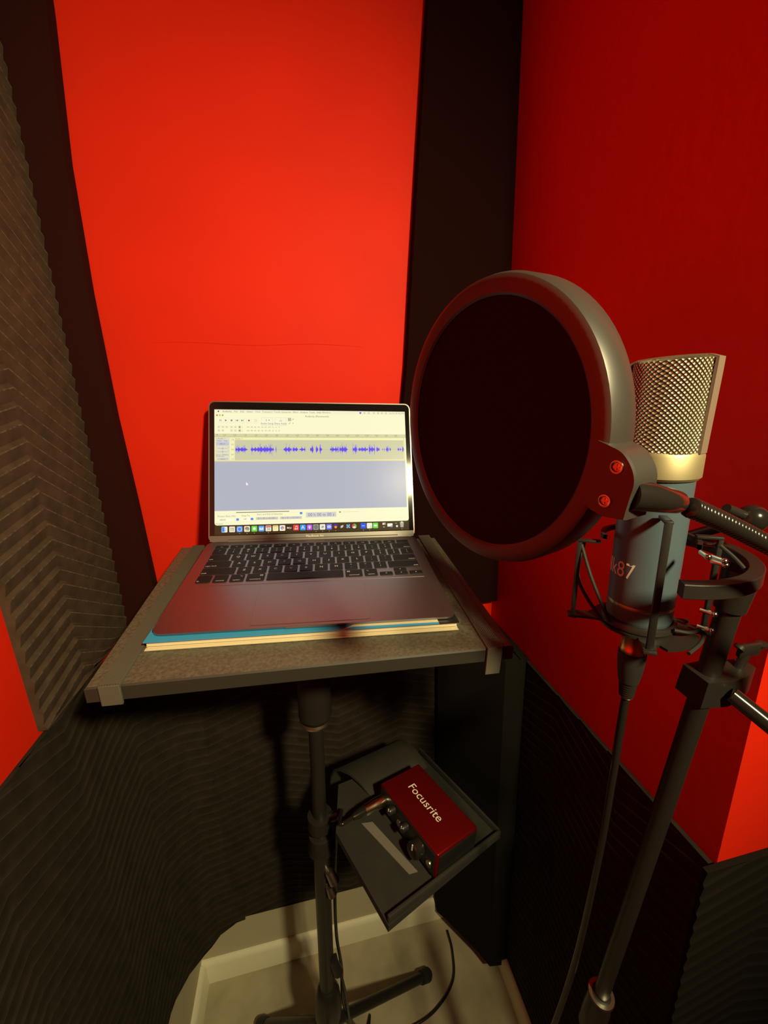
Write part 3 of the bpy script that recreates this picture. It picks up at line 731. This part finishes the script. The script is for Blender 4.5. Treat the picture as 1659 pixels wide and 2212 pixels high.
for u, t in icons:
    v = .958; hw = .0143; hv = .0225
    if t in bgc: sround(u-hw, v-hv, u+hw, v+hv, .0011, bgc[t], 3)
    if t == 'f':
        sround(u-hw, v-hv, u+hw, v+hv, .0011, (236, 236, 226), 3); srect(u-hw+.001, v-hv+.003, u, v+hv-.003, (70, 150, 240), 4); srect(u-.006, v-.008, u-.004, v-.001, (40, 60, 110), 5); srect(u+.004, v-.008, u+.006, v-.001, (40, 60, 110), 5); srect(u-.007, v+.008, u+.007, v+.010, (40, 60, 110), 5)
    elif t == 'l':
        for i, c in enumerate(((240, 120, 60), (90, 160, 240), (220, 80, 160), (110, 200, 90), (240, 190, 60), (150, 110, 220))): srect(u-.008+.006*(i % 3), v-.010+.012*(i//3), u-.004+.006*(i % 3), v-.002+.012*(i//3), c, 4)
    elif t == 's': sdisc(u, v, R_*.9, (232, 240, 244), 4); sdisc(u, v, R_*.72, (60, 130, 235), 5); b.add([(*P2(u+.006, v-.010), .00045), (*P2(u-.002, v-.001), .00045), (*P2(u+.002, v+.003), .00045)], [(0, 1, 2)], sm((235, 80, 60)))
    elif t == 'c':
        for i, c in enumerate(((225, 70, 50), (245, 200, 60), (70, 165, 80))): sdisc(u, v, R_*.86, c, 4, 8, R_*.4, PI/6+i*2*PI/3+.52, PI/6+(i+1)*2*PI/3+.52)
        sdisc(u, v, R_*.36, (70, 130, 235), 5)
    elif t in ('m', 'G'):
        sdisc(u, v-.001, R_*.58, (240, 248, 230), 4) if t == 'm' else srect(u-.008, v-.007, u+.008, v+.007, (230, 246, 215), 4)
    elif t == 'e': srect(u-.010, v-.011, u+.010, v+.011, (226, 236, 240), 4); b.add([(*P2(u-.010, v-.011), .00045), (*P2(u+.010, v-.011), .00045), (*P2(u, v+.002), .00045)], [(0, 1, 2)], sm((170, 196, 226)))
    elif t == 'd': srect(u-.0125, v-.019, u+.0125, v-.008, (226, 90, 80), 4); stext('26', u, v+.006, .030, (110, 104, 96))
    elif t == 'n': srect(u-.0125, v-.019, u+.0125, v-.009, (240, 200, 80), 4); srect(u-.009, v-.001, u+.009, v+.001, (200, 195, 170), 4); srect(u-.009, v+.007, u+.009, v+.009, (200, 195, 170), 4)
    elif t == 'p':
        for i, c in enumerate(((240, 120, 80), (240, 190, 70), (120, 190, 90), (80, 160, 220), (150, 110, 200), (225, 90, 140))): a_ = i*PI/3; sdisc(u+.0055*math.cos(a_), v+.0085*math.sin(a_), R_*.3, c, 4, 8)
    elif t == 't': stext('tv', u+.004, v, .032, (232, 228, 200)); sdisc(u-.008, v, .0012, (232, 228, 200), 5)
    elif t == 'u':
        for du in (-.004, .005): sdisc(u+du, v+.010, .0009, (250, 235, 225), 5); srect(u+du+.0018, v-.010, u+du+.003, v+.010, (250, 235, 225), 5)
        srect(u-.0022, v-.012, u+.008, v-.008, (250, 235, 225), 5)
    elif t == 'a': stext('A', u, v, .040, (235, 244, 250))
    elif t == 'o': sdisc(u, v-.003, R_*.62, (240, 220, 245), 4, 14, R_*.45); sdisc(u, v-.003, R_*.28, (240, 220, 245), 5); srect(u-.002, v+.002, u+.002, v+.015, (240, 220, 245), 5)
    elif t == 'g': sdisc(u, v, R_*.75, (90, 90, 88), 4, 14, R_*.45); sdisc(u, v, R_*.25, (90, 90, 88), 5)
    elif t == 'k':
        for i, c in enumerate(((90, 190, 220), (80, 180, 120), (230, 180, 70), (220, 70, 110))): a_ = i*PI/2+.8; sdisc(u+.004*math.cos(a_), v+.006*math.sin(a_), R_*.26, c, 4, 8)
    elif t == 'i': sround(u-.009, v-.009, u+.009, v+.009, .0012, (240, 240, 245), 4); sdisc(u-.003, v, .0007, (112, 120, 236), 5); sdisc(u+.003, v, .0007, (112, 120, 236), 5)
    elif t == 'y': sdisc(u, v-.002, R_, (50, 50, 190), 4, 12, R_*.55, -.2, PI+.2); sdisc(u, v+.004, R_*.55, (240, 150, 60), 5)
    elif t == 'z':
        for s_ in (-1, 1): b.add([(*P2(u-.010, v+s_*.005+.008), .0004), (*P2(u, v+s_*.005-.004), .0004), (*P2(u+.010, v+s_*.005-.006), .0004), (*P2(u, v+s_*.005+.006), .0004)], [(0, 1, 2, 3)], sm((225, 222, 200)))
    elif t == 'x':
        for sx_, sv in ((1, 1), (1, -1), (-1, 1), (-1, -1)): sdisc(u+sx_*.0055, v+sv*.009, R_*.34, (120, 190, 235), 4, 8)
        sdisc(u, v, R_*.3, (120, 190, 235), 4, 8)
    elif t == 'h':
        for i, c in enumerate(((225, 80, 60), (236, 226, 200), (90, 190, 80))): sdisc(u, v, R_*.98, c, 4, 8, 0, PI/2+i*2*PI/3, PI/2+(i+1)*2*PI/3)
    elif t == 'B': srect(u-.008, v-.002, u+.008, v+.002, (215, 226, 250), 4)
    elif t == 'W': sdisc(u+.008, v+.012, R_*.42, (120, 200, 90), 5, 12, R_*.28)
    elif t == 'q': srect(u-.008, v-.020, u+.008, v-.004, (240, 236, 210), 3); srect(u+.001, v-.014, u+.007, v-.006, (180, 60, 50), 4); srect(u-.006, v+.012, u+.004, v+.016, (230, 226, 200), 3)
    elif t == 'r': srect(u-.014, v-.014, u+.014, v+.012, (246, 243, 215), 3); sround(u+.004, v+.004, u+.014, v+.018, .0004, (120, 160, 225), 4)
    elif t == 'v': srect(u-.009, v-.016, u+.003, v-.013, (200, 196, 175), 3); sround(u-.003, v+.002, u+.007, v+.018, .0004, (225, 225, 240), 4)
    elif t == 'T':
        b.add([(*P2(u-.011, v-.022), .0003), (*P2(u+.011, v-.022), .0003), (*P2(u+.008, v+.020), .0003), (*P2(u-.008, v+.020), .0003)], [(0, 1, 2, 3)], sm((176, 172, 150))); sdisc(u, v-.021, .0016, (214, 210, 186), 5)
    if t in 'scmdgikyTWB': sdisc(u, .992, .0005, (210, 205, 175), 4, 6)
for u in (.730, .842): srect(u-.0006, .935, u+.0006, .985, (100, 84, 50), 3)
tag(b.build('screen', SM, lap, smooth=0, fix=False), 'lit display with a violet waveform')

# ------------------------------------------------------------------ condenser microphone
MA = V((.261, .253, 0)); MR = .0236
def azv(deg, r=1., z=0.): a = math.radians(deg); return V((math.cos(a)*r, math.sin(a)*r, z))
FRONT = 202
mic = thing('studio_microphone', MA+V((0, 0, 1.262)), 'blue-grey studio microphone with a gold wire-mesh head behind the round filter', 'microphone')
MM = Matrix.Translation(MA)
b = MB(MM); R1 = MR
b.lathe([(R1*.90, 1.272), (R1*.965, 1.2725), (R1*.985, 1.2745), (R1, 1.2755), (R1, 1.2865)], seg=48, cap=True)
b.lathe([(R1*1.003, 1.2858), (R1*1.008, 1.2868), (R1*1.003, 1.2884)], seg=48, m=1, cap=False)
b.lathe([(R1, 1.2880), (R1, 1.3885)], seg=48, cap=True)
# lettering wrapped round the barrel
tv, tf = text_geo('lk87')
def wrap(vs, size, az0, z0, sx=.9):
    return [(MR*1.006*math.cos(math.radians(az0)+v.x*size*sx/MR), MR*1.006*math.sin(math.radians(az0)+v.x*size*sx/MR), z0+v.y*size) for v in vs]
b.add(wrap(tv, .0180, 180, 1.3165, .82), tf, 2)
for k_ in range(2):
    bar = [V((-.02+.1*0-.005+x_, y_, 0)) for x_, y_ in ((0, -.0055), (.0016, -.0055), (.0016, .0055), (0, .0055))]
    b.add([(MR*1.006*math.cos(math.radians(180)+(-.0132-.0026*k_+x_)/MR), MR*1.006*math.sin(math.radians(186)+(-.0155-.0030*k_+x_)/MR), 1.3165+y_) for x_, y_ in ((0, -.0062), (.0016, -.0062), (.0016, .0062), (0, .0062))], [(0, 1, 2, 3)], 2)
b.build('body', [BLUEGREY, STEEL, PINKLET], mic)
b = MB(MM); b.lathe([(MR*.9, 1.3880), (MR*1.05, 1.3885), (MR*1.12, 1.3905), (MR*1.12, 1.4060), (MR*1.06, 1.4085), (MR*.9, 1.4085)], seg=48)
b.build('neck_ring', RING, mic)
# wire grille: round at the ring, wedge-shaped towards the flat top
zg0, zg1 = 1.408, 1.4705
ux, uy = azv(FRONT+90), azv(FRONT)
def gsec(t, a):
    aa = .0245+.0015*t; bb = .0240*(1-t)+.0130*t
    c_, s_ = math.cos(a), math.sin(a); e = .85
    return ux*(aa*math.copysign(abs(c_)**e, c_)) + uy*(bb*math.copysign(abs(s_)**e, s_))
b = MB(); ns, nt_ = 72, 12; vs = []; uvs = []
for i in range(nt_+1):
    t = i/nt_
    for j in range(ns+1):
        p = MA + gsec(t, 2*PI*j/ns); vs.append(V((p.x, p.y, zg0+(zg1-zg0)*t))); uvs.append((j/ns*44, t*19))
fs = [(i*(ns+1)+j, i*(ns+1)+j+1, (i+1)*(ns+1)+j+1, (i+1)*(ns+1)+j) for i in range(nt_) for j in range(ns)]
b.add(vs, fs); nb = len(vs)
topc = [MA + gsec(1., 2*PI*j/ns)*.94 + V((0, 0, zg1+.0015)) for j in range(ns+1)]
b.add(topc, [tuple(range(ns))]); uvs += [((p-MA).dot(ux)*360, (p-MA).dot(uy)*360) for p in topc]
b.add([], []); 
fs2 = [(nt_*(ns+1)+j, nt_*(ns+1)+j+1, nb+j+1, nb+j) for j in range(ns)]
for f in fs2: b.f.append(f); b.m.append(0)
go = b.build('grille', GRILLE, mic, smooth=50, fix=False)
uvl = go.data.uv_layers.new(name='UVMap')
for lp_ in go.data.loops: uvl.data[lp_.index].uv = uvs[lp_.vertex_index]
# frame running up both sides and over the top
b = MB(); pth = []
for t in [i/8 for i in range(9)]: pth.append(MA + ux*(.0252+.0015*t) + V((0, 0, zg0+(zg1-zg0)*t)))
for q in [1-2*i/10 for i in range(1, 10)]: pth.append(MA + ux*.0267*q + V((0, 0, zg1+.0012+.0012*(1-q*q))))
for t in [1-i/8 for i in range(9)]: pth.append(MA - ux*(.0252+.0015*t) + V((0, 0, zg0+(zg1-zg0)*t)))
n = len(pth); hw, ht = .0052, .0010; vs = []; fs = []
for i, p in enumerate(pth):
    t = (pth[min(i+1, n-1)]-pth[max(i-1, 0)]).normalized(); o_ = t.cross(uy).normalized()
    for s1, s2 in ((-1, -1), (1, -1), (1, 1), (-1, 1)): vs.append(p+uy*hw*s1+o_*ht*s2)
for i in range(n-1):
    for k_ in range(4): fs.append((i*4+k_, i*4+(k_+1) % 4, (i+1)*4+(k_+1) % 4, (i+1)*4+k_))
b.add(vs, fs); b.build('grille_frame', FRAMEM, mic)
b = MB(); p1 = MA+V((0, 0, 1.44)); b.lathe([(.002, 1.409), (.016, 1.409), (.016, 1.425), (.010, 1.43), (.010, 1.46), (.002, 1.46)], MM, 24); b.build('capsule', BLKPL, mic)
b = MB(MM); b.lathe([(.008, 1.2612), (.0145, 1.2618), (.0205, 1.2660), (.0214, 1.273), (.010, 1.2735)], seg=40); b.build('base_cap', BLKPL, mic)

# ------------------------------------------------------------------ shock mount
sh = thing('shock_mount', MA+V((0, 0, 1.258)), 'black metal shock-mount cradle with elastic cords holding the microphone', 'shock mount')
b = MB(MM); b.lathe([(.0243, 1.2740), (.0265, 1.2735), (.0272, 1.2715), (.0272, 1.2690), (.0225, 1.2628), (.0160, 1.2608), (.0150, 1.2612), (.0215, 1.2650), (.0243, 1.2690), (.0243, 1.2740)], seg=40, cap=False); b.build('lower_ring', BLKMET, sh)
# notched base plate
b = MB(MM); pts = []
for i in range(96):
    a = 360*i/96
    r_ = .0285 if 156 <= a <= 231 else (.0415 if 245 <= a <= 352 else .034)
    for cnr, rt in ((58, .047), (148, .0505), (238, .0440), (328, .047)):
        dlt = abs((a-cnr+180) % 360-180)
        if dlt < 8: r_ = rt
        elif dlt < 15 and r_ > .03: r_ = .036
    pts.append((r_*math.cos(math.radians(a)), r_*math.sin(math.radians(a))))
inn = [(.0262*math.cos(2*PI*i/96), .0262*math.sin(2*PI*i/96)) for i in range(96)]
for z in (1.2655, 1.2675): b.add([(x, y, z) for x, y in pts+inn], [(i, (i+1) % 96, 96+(i+1) % 96, 96+i) for i in range(96)])
b.add([(x, y, 1.2655) for x, y in pts]+[(x, y, 1.2675) for x, y in pts], [(i, (i+1) % 96, 96+(i+1) % 96, 96+i) for i in range(96)])
b.add([(x, y, 1.2655) for x, y in inn]+[(x, y, 1.2675) for x, y in inn], [(i, (i+1) % 96, 96+(i+1) % 96, 96+i) for i in range(96)])
b.build('base_plate', BLKMET, sh)
bars = [(148, .0485, 1.2665, 1.335), (238, .0415, 1.2665, 1.3655), (328, .0455, 1.2665, 1.345), (58, .0455, 1.2665, 1.345)]
for az, r_, za, zb_ in bars:
    b = MB(); d = azv(az); tdir = azv(az+90); F = frame(MA + d*r_, d, tdir, (0, 0, 1))
    b.box((0, 0, (za+zb_)/2), (.0035, .0048, zb_-za), 0, F, .0008)
    b.box((-.007, 0, zb_-.0012), (.017, .0055, .0024), 0, F, .0007)
    b.box((.0005, .0, za-.001), (.0075, .0090, .0024), 0, F, .0006)
    b.build('support_bar', BLKMET, sh)
# upper ring held by the bars' arms
b = MB(MM); b.lathe([(.0305, 1.338), (.0335, 1.338), (.0335, 1.342), (.0305, 1.342), (.0305, 1.338)], seg=40, cap=False, a0=math.radians(300), a1=math.radians(520)); b.build('upper_ring', BLKMET, sh)
# yoke band on the stand side
b = MB(MM)
prof = [(.0605, 1.3215), (.0685, 1.3215), (.0690, 1.3220), (.0690, 1.3310), (.0685, 1.3315), (.0605, 1.3315), (.0600, 1.3310), (.0600, 1.3220), (.0605, 1.3215)]
a0_, a1_ = math.radians(243), math.radians(380)
b.lathe(prof, seg=40, cap=False, a0=a0_, a1=a1_)
for a in (a0_, a1_): b.add([(r_*math.cos(a), r_*math.sin(a), z) for r_, z in prof[:-1]], [tuple(range(8))])
b.build('yoke', BLKMET, sh)
def pin(p, d, r=.0022, ln=.009):
    d = V(d).normalized(); b = MB(); b.tube([p, p+d*ln], r*.8, 10); b.sphere(p+d*ln, r, 0, None, 14); return b.build('cord_pin', CHROME, sh)
for az, z in ((300, 1.335), (310, 1.3295), (322, 1.286), (322, 1.272), (345, 1.335), (275, 1.342)):
    pin(MA+azv(az, .040, z), azv(az-30))
def cord(*p):
    b = MB(); b.tube(spline(p, 6), .0014, 8); b.build('elastic_cord', RUBBER, sh)
cord(MA+azv(148, .047, 1.330), MA+azv(165, .040, 1.305), MA+azv(185, .0290, 1.272))
cord(MA+azv(128, .046, 1.328), MA+azv(150, .047, 1.300), MA+azv(168, .032, 1.272))
cord(MA+azv(328, .0445, 1.268), MA+azv(300, .036, 1.272), MA+azv(282, .0285, 1.274))
cord(MA+azv(328, .0465, 1.267), MA+azv(300, .043, 1.266), MA+azv(275, .044, 1.2645))
cord(MA+azv(328, .044, 1.338), MA+azv(345, .050, 1.333), MA+azv(2, .059, 1.326))
cord(MA+azv(318, .044, 1.340), MA+azv(312, .052, 1.334), MA+azv(306, .060, 1.327))
# swivel ball and its stem
b = MB(); c_ = V((.3245, .2285, 1.3565)); b.sphere(c_, .0105); b.build('tension_knob', BLKGLOSS, sh)
b = MB(); b.tube([c_, MA+azv(20, .064, 1.328)], .0042, 12); b.tube([c_, MA+azv(330, .046, 1.366)], .0036, 12)
b.build('knob_stem', BLKMET, sh)

# ------------------------------------------------------------------ microphone stand
T0, T1 = V((.3185, .2235, 1.3185)), V((.3000, .2660, .748))
T2 = T1 + (T1-T0)*(T1.z/(T0.z-T1.z)); T2.z = 0
def onT(z): return T0 + (T2-T0)*((T0.z-z)/T0.z)
ms = thing('microphone_stand', (T2.x, T2.y, 0), 'slim black stand pole rising at the right under the microphone', 'microphone stand')
b = MB(); b.tube([onT(1.318), onT(.70)], .0082, 20); b.build('upper_pole', BLKMET, ms)
b = MB(); b.tube([onT(.74), onT(.02)], .0105, 20); b.build('lower_pole', BLKMET, ms)
b = MB(); b.lathe([(.0085, -.04), (.013, -.038), (.0145, -.01), (.0145, .03), (.012, .035), (.0105, .04)], axis_frame(onT(.715), T2-T0), 24); b.build('height_clutch', BLKPL, ms)
b = MB(); b.lathe([(.0085, -.002), (.0142, -.002), (.0150, 0), (.0142, .002), (.0085, .002)], axis_frame(onT(.752), T2-T0), 24); b.build('clutch_ring', STEEL, ms)
b = MB(); b.lathe([(.005, .0), (.12, .0), (.125, .004), (.12, .014), (.03, .022), (.014, .03), (.005, .03)], Matrix.Translation((T2.x, T2.y, 0)), 40); b.build('round_base', BLKMET, ms)
b = MB(); b.tube([onT(1.285), onT(1.319)], [.0105, .0125], 20); b.build('top_socket', BLKMET, ms)

# ------------------------------------------------------------------ pop filter
PC = V((.1024, .2224, 1.432)); PN = V((-.957, -.288, -.022)).normalized()
PU = V((0, 0, 1)).cross(PN).normalized(); PV = PN.cross(PU)
PF = frame(PC, PU, PV, PN)
clampz = 1.213; CP = onT(clampz)
pf = thing('pop_filter', CP, 'round black pop filter on a ribbed gooseneck in front of the microphone', 'pop filter')
b = MB(PF)
b.lathe([(.0685, -.015), (.0745, -.0195), (.0780, -.0185), (.0795, -.016), (.0797, -.0045), (.0785, -.0010), (.0765, .0), (.0700, -.0004), (.0688, -.0016), (.0685, -.015)], seg=96, cap=False)
b.build('rim', POPRIM, pf, smooth=40)
b = MB(PF); b.lathe([(.0001, -.0040), (.045, -.0038), (.0690, -.0025)], seg=72, cap=False); b.lathe([(.0001, -.0095), (.0690, -.0105)], seg=72, cap=False)
b.build('mesh_screen', MESHFAB, pf)
b = MB(PF)
lug = [(.0745, -.0020), (.0800, -.0040), (.0850, -.0062), (.0885, -.0100), (.0908, -.0145), (.0915, -.0190), (.0906, -.0240), (.0895, -.0300), (.0888, -.0345), (.0800, -.0350), (.0735, -.0330), (.0690, -.0300), (.0722, -.0120)]
lug = [(p.x, p.y) for p in spline([(x, y, 0) for x, y in lug[:9]], 4)] + lug[9:]
lug2 = [(x*.988+.0009, y*.98-.0003) for x, y in lug]
b.prism(lug, -.0150, -.0010); b.prism(lug, -.0010, .0008, poly2=lug2)
b.build('bracket', POPRIM, pf, smooth=30)
for su, sv in ((.0838, -.0125), (.0800, -.0275)):
    b = MB(); F = PF @ Matrix.Translation((su, sv, .0008))
    b.lathe([(.0016, .0001), (.0019, .0006), (.0023, .0008), (.0028, .0007), (.0030, .0)], F, 20, 0, cap=False)
    b.lathe([(.0001, .0003), (.0016, .0001)], F, 20, 0, cap=False)
    b.box((0, 0, .0004), (.0026, .0004, .0003), 0, F); b.box((0, 0, .0004), (.0004, .0026, .0003), 0, F)
    b.build('screw', CHROME, pf)
g0 = PF @ V((.0885, -.0245, -.0075))
gp = spline([g0, (.1480, .1395, 1.4045), (.1700, .1495, 1.3985), (.2050, .1560, 1.3845), (.2450, .1590, 1.3660), (.3000, .1520, 1.3370), (.3600, .1300, 1.2820), (.3930, .1200, 1.2150), (.3800, .1400, 1.1680), (.3480, .1730, 1.1850), CP+V((.012, -.022, -.003)), CP+V((.006, -.012, .0))], 14)
b = MB(); b.tube([gp[0]-V((.004, 0, 0)), gp[5], gp[14], gp[20], gp[24]], [.0066, .0064, .0056, .0055, .0053], 18); b.build('neck_sleeve', BLKGLOSS, pf)
# ribbed gooseneck
b = MB(); dense = []
for i in range(len(gp)-1):
    for k_ in range(3): dense.append(gp[i].lerp(gp[i+1], k_/3))
dense.append(gp[-1])
# resample at equal steps
cum = [0]
for i in range(1, len(dense)): cum.append(cum[-1]+(dense[i]-dense[i-1]).length)
def along(s_):
    for i in range(1, len(cum)):
        if s_ <= cum[i]: return dense[i-1].lerp(dense[i], (s_-cum[i-1])/max(1e-9, cum[i]-cum[i-1]))
    return dense[-1]
s_ = .045; pts = []; rs = []; stp = .0031/6; i = 0
while s_ < cum[-1]-.004:
    pts.append(along(s_)); rs.append(.00445+.00065*abs(math.sin(PI*i/6))**.6); s_ += stp; i += 1
b.tube(pts, rs, 14); b.build('gooseneck', BLKGLOSS, pf, smooth=60)
b = MB(); b.tube([gp[-40], gp[-30], gp[-20], gp[-8]], [.0054, .0062, .0064, .0064], 16); b.build('end_sleeve', BLKGLOSS, pf)
b = MB(); F = axis_frame(CP, T2-T0, (0, 1, 0))
fx = V((1, 0, 0)); fx = (fx - (T2-T0).normalized()*fx.dot((T2-T0).normalized())).normalized(); fy = (T2-T0).normalized().cross(fx)
CF = frame(CP, fx, -fy if fy.y < 0 else fy, -(T2-T0).normalized())
cp_ = [(-.0135, -.012), (.010, -.0145), (.030, -.011), (.046, -.004), (.046, .008), (.030, .010), (.012, .0135), (-.0135, .012)]
b.prism(cp_, -.013, .012, 0, CF, poly2=[(x*.97, y*.95) for x, y in cp_]); b.build('clamp', BLKMET, pf, smooth=25)
b = MB(CF); b.tube([(.030, .0, .008), (.034, .0, .024)], .0035, 12); b.box((.036, 0, .0285), (.022, .0045, .012), bev=.0018); b.tube([(.024, 0, .031), (.026, 0, .033)], .0042, 12); b.tube([(.048, 0, .031), (.0475, 0, .033)], .0042, 12)
b.build('wing_screw', BLKMET, pf)

# ------------------------------------------------------------------ microphone cable with its plug
cab = thing('microphone_cable', MA+V((0, 0, 1.2)), 'black cable with a gold-collared plug hanging from the microphone', 'cable')
b = MB(MM); b.lathe([(.006, 1.2385), (.0098, 1.2390), (.0100, 1.2420), (.0094, 1.2435), (.0094, 1.2570), (.0098, 1.2580), (.0098, 1.2606), (.006, 1.2606)], seg=28); b.build('plug_collar', BRASS, cab)
b = MB(MM); b.lathe([(.004, 1.2390), (.0106, 1.2385), (.0106, 1.2320), (.0094, 1.2190), (.0078, 1.2100), (.0074, 1.2100), (.004, 1.2100)], seg=28); b.build('plug_boot', RUBBER, cab)
prof = [(.003, 1.2105)]
for i in range(7):
    z = 1.2100-.0023*i; r_ = .0072-.00022*i; prof += [(r_, z), (r_, z-.0012), (r_*.82, z-.0014), (r_*.82, z-.0022)]
prof += [(.0052, 1.1935), (.003, 1.1935)]
b = MB(MM); b.lathe(prof, seg=24); b.build('strain_relief', BLKPL, cab, smooth=20)
cpth = spline([MA+V((0, 0, 1.2005)), MA+V((.0, .001, 1.16)), MA+V((.001, .003, 1.10)), MA+V((.001, .006, .99)), MA+V((-.006, .014, .80)), MA+V((-.02, .04, .55)), MA+V((-.06, .06, .30)), MA+V((-.12, .10, .06)), MA+V((-.17, .11, .0055)), MA+V((-.24, .06, .0045)), MA+V((-.32, -.02, .0045))], 12)
b = MB(); b.tube(cpth, .0034, 12); b.build('cord', BLKGLOSS, cab)

# ------------------------------------------------------------------ shelf and audio interface
IM = Matrix(((.3997, .9074, .1301), (-.9166, .3965, .0508), (-.0055, -.1395, .9902)))
IX, IY, IZ = (V((IM[0][i], IM[1][i], IM[2][i])).normalized() for i in range(3))
IO = V((.1537, .4946, .8135)); IF = frame(IO, IX, IY, IZ)
ai = thing('audio_interface', IF @ V((0, 0, -.045)), 'small red box with white lettering lying on the shelf below the tray', 'audio interface')
b = MB(IF); b.box((0, 0, -.0215), (.1435, .085, .0430), 0, None, .0028, 3); b.text('Focusrite', .0205, (-.004, -.001), 1, z=.0003)
b.build('case', [REDBOX, WHITE], ai)
b = MB(IF); b.box((.0718, 0, -.0225), (.0024, .078, .036), 0, None, .0008); b.box((-.0718, 0, -.0225), (.0024, .078, .036), 0, None, .0008); b.build('end_shade_panel', PANEL, ai)  # black plates stand in for shade on the red sleeve's unlit ends
b = MB(IF); b.box((0, -.0425, -.0215), (.134, .003, .036), 0, None, .0012); b.build('front_panel', PANEL, ai)
def knob(x, z, r, ln, name, mm, mark=True):
    b = MB(IF @ frame((x, -.0438, z), (1, 0, 0), (0, 0, 1), (0, -1, 0)))
    b.lathe([(r*.6, 0), (r, .001), (r*.98, ln-.002), (r*.85, ln), (r*.3, ln)], seg=24)
    if mark: b.box((0, r*.55, ln-.001), (r*.16, r*.7, .003), 1)
    b.build(name, [mm, WHITE], ai)
knob(-.030, -.013, .0062, .012, 'gain_knob', BLKPL); knob(.004, -.013, .0062, .012, 'gain_knob', BLKPL); knob(.036, -.019, .0130, .016, 'monitor_knob', BLKGLOSS)
knob(-.014, -.026, .0060, .002, 'jack', STEEL, False); knob(.058, -.027, .0055, .002, 'jack', STEEL, False)
shf = thing('equipment_shelf', IF @ V((-.02, -.02, -.058)), 'black shelf fixed to the tray stand, holding the red box', 'shelf')
b = MB(IF)
pl = [(-.145, -.082), (-.068, -.129), (.080, -.131), (.074, .100), (-.130, .100)]
b.prism(pl, -.0560, -.0462, 0)
b.build('plate', FELT, shf, smooth=0)
b = MB(IF); b.box((.0755, -.0155, -.0425), (.005, .229, .014), 0, None, .001); b.box((-.028, .0985, -.0425), (.204, .004, .014), 0, None, .001); b.build('lip', FELT, shf)
b = MB(IF); prof = [(-.092, -.0455), (-.118, -.036), (-.145, -.034), (-.172, -.042), (-.192, -.060), (-.202, -.085), (-.204, -.110)]
vs = []; 
for x, z in prof:
    k_ = min(1., (-.092-x)/.08); vs += [(x, -.045-.02*k_, z), (x, .088, z), (x*.985, -.045-.02*k_, z-.004), (x*.985, .088, z-.004)]
fs = []
for i in range(len(prof)-1):
    a = i*4; fs += [(a, a+1, a+5, a+4), (a+2, a+3, a+7, a+6), (a, a+2, a+6, a+4), (a+1, a+3, a+7, a+5)]
fs += [(0, 1, 3, 2), (len(vs)-4, len(vs)-3, len(vs)-1, len(vs)-2)]
b.add(vs, fs); tag(b.build('back_flap', FELT, shf, smooth=60), 'curved flap behind the red box')
b = MB(IF); b.prism([(-.0590, -.0860), (-.0520, -.0690), (.0480, -.0545), (.0440, -.0680)], -.0462, -.0452); tag(b.build('label_strip', LABELM, shf, smooth=0), 'pale strip along the shelf')
b = MB(); pj = onp(.755); c1 = IF @ V((-.10, -.095, -.058)); b.tube([pj, c1], .008, 12); b.lathe([(.0146, -.014), (.021, -.013), (.021, .013), (.0146, .014)], axis_frame(pj, pd), 24); b.build('shelf_arm', BLKMET, shf)

# plug and lead in the front of the interface
ld = thing('interface_lead', IF @ V((-.058, -.05, -.03)), 'shiny plug and black lead in the front of the red box', 'cable')
PFm = IF @ frame((-.057, -.0442, -.020), (1, 0, 0), (0, 0, 1), (0, -1, 0))
b = MB(PFm); b.lathe([(.005, 0), (.0092, .0), (.0095, .003), (.0095, .021), (.0088, .024), (.0084, .040), (.005, .040)], seg=24); b.build('plug', GOLDPLUG, ld)
b = MB(PFm); b.lathe([(.003, .040), (.0078, .040), (.0066, .052), (.0045, .062), (.003, .062)], seg=20); b.build('plug_boot', BLKGLOSS, ld)
q0, q1 = PFm @ V((0, 0, .060)), PFm @ V((0, 0, .085))
lp2 = spline([q0, q1, onp(.80)+V((.036, -.020, -.01)), onp(.74)+V((.028, -.012, 0)), onp(.60)+V((.022, .004, 0)), onp(.45)+V((.022, .008, 0)), onp(.35)+V((.030, .010, 0)), onp(.22)+V((.034, .012, 0)), (.03, .60, .03), (.07, .60, .006), (.14, .60, .0042), (.21, .615, .0042), (.27, .655, .0042), (.290, .71, .0042), (.292, .755, .0042)], 12)
b = MB(); b.tube(lp2, .0032, 12); b.build('cord', BLKGLOSS, ld)
# second lead looping round the foot of the stand
lp3 = spline([onp(.40)+V((.018, .004, 0)), onp(.30)+V((.034, .0, 0)), (.005, .575, .12), (.035, .600, .012), (.05, .64, .0042), (.04, .62, .0042), (.02, .57, .0042), (-.03, .52, .0042), (-.10, .53, .0042), (-.115, .59, .0042), (-.10, .65, .0042)], 12)
b = MB(); b.tube(lp3, .0030, 12); tag(b.build('floor_cable', BLKGLOSS), 'thin black cable looping on the floor round the foot of the tray stand', 'cable')
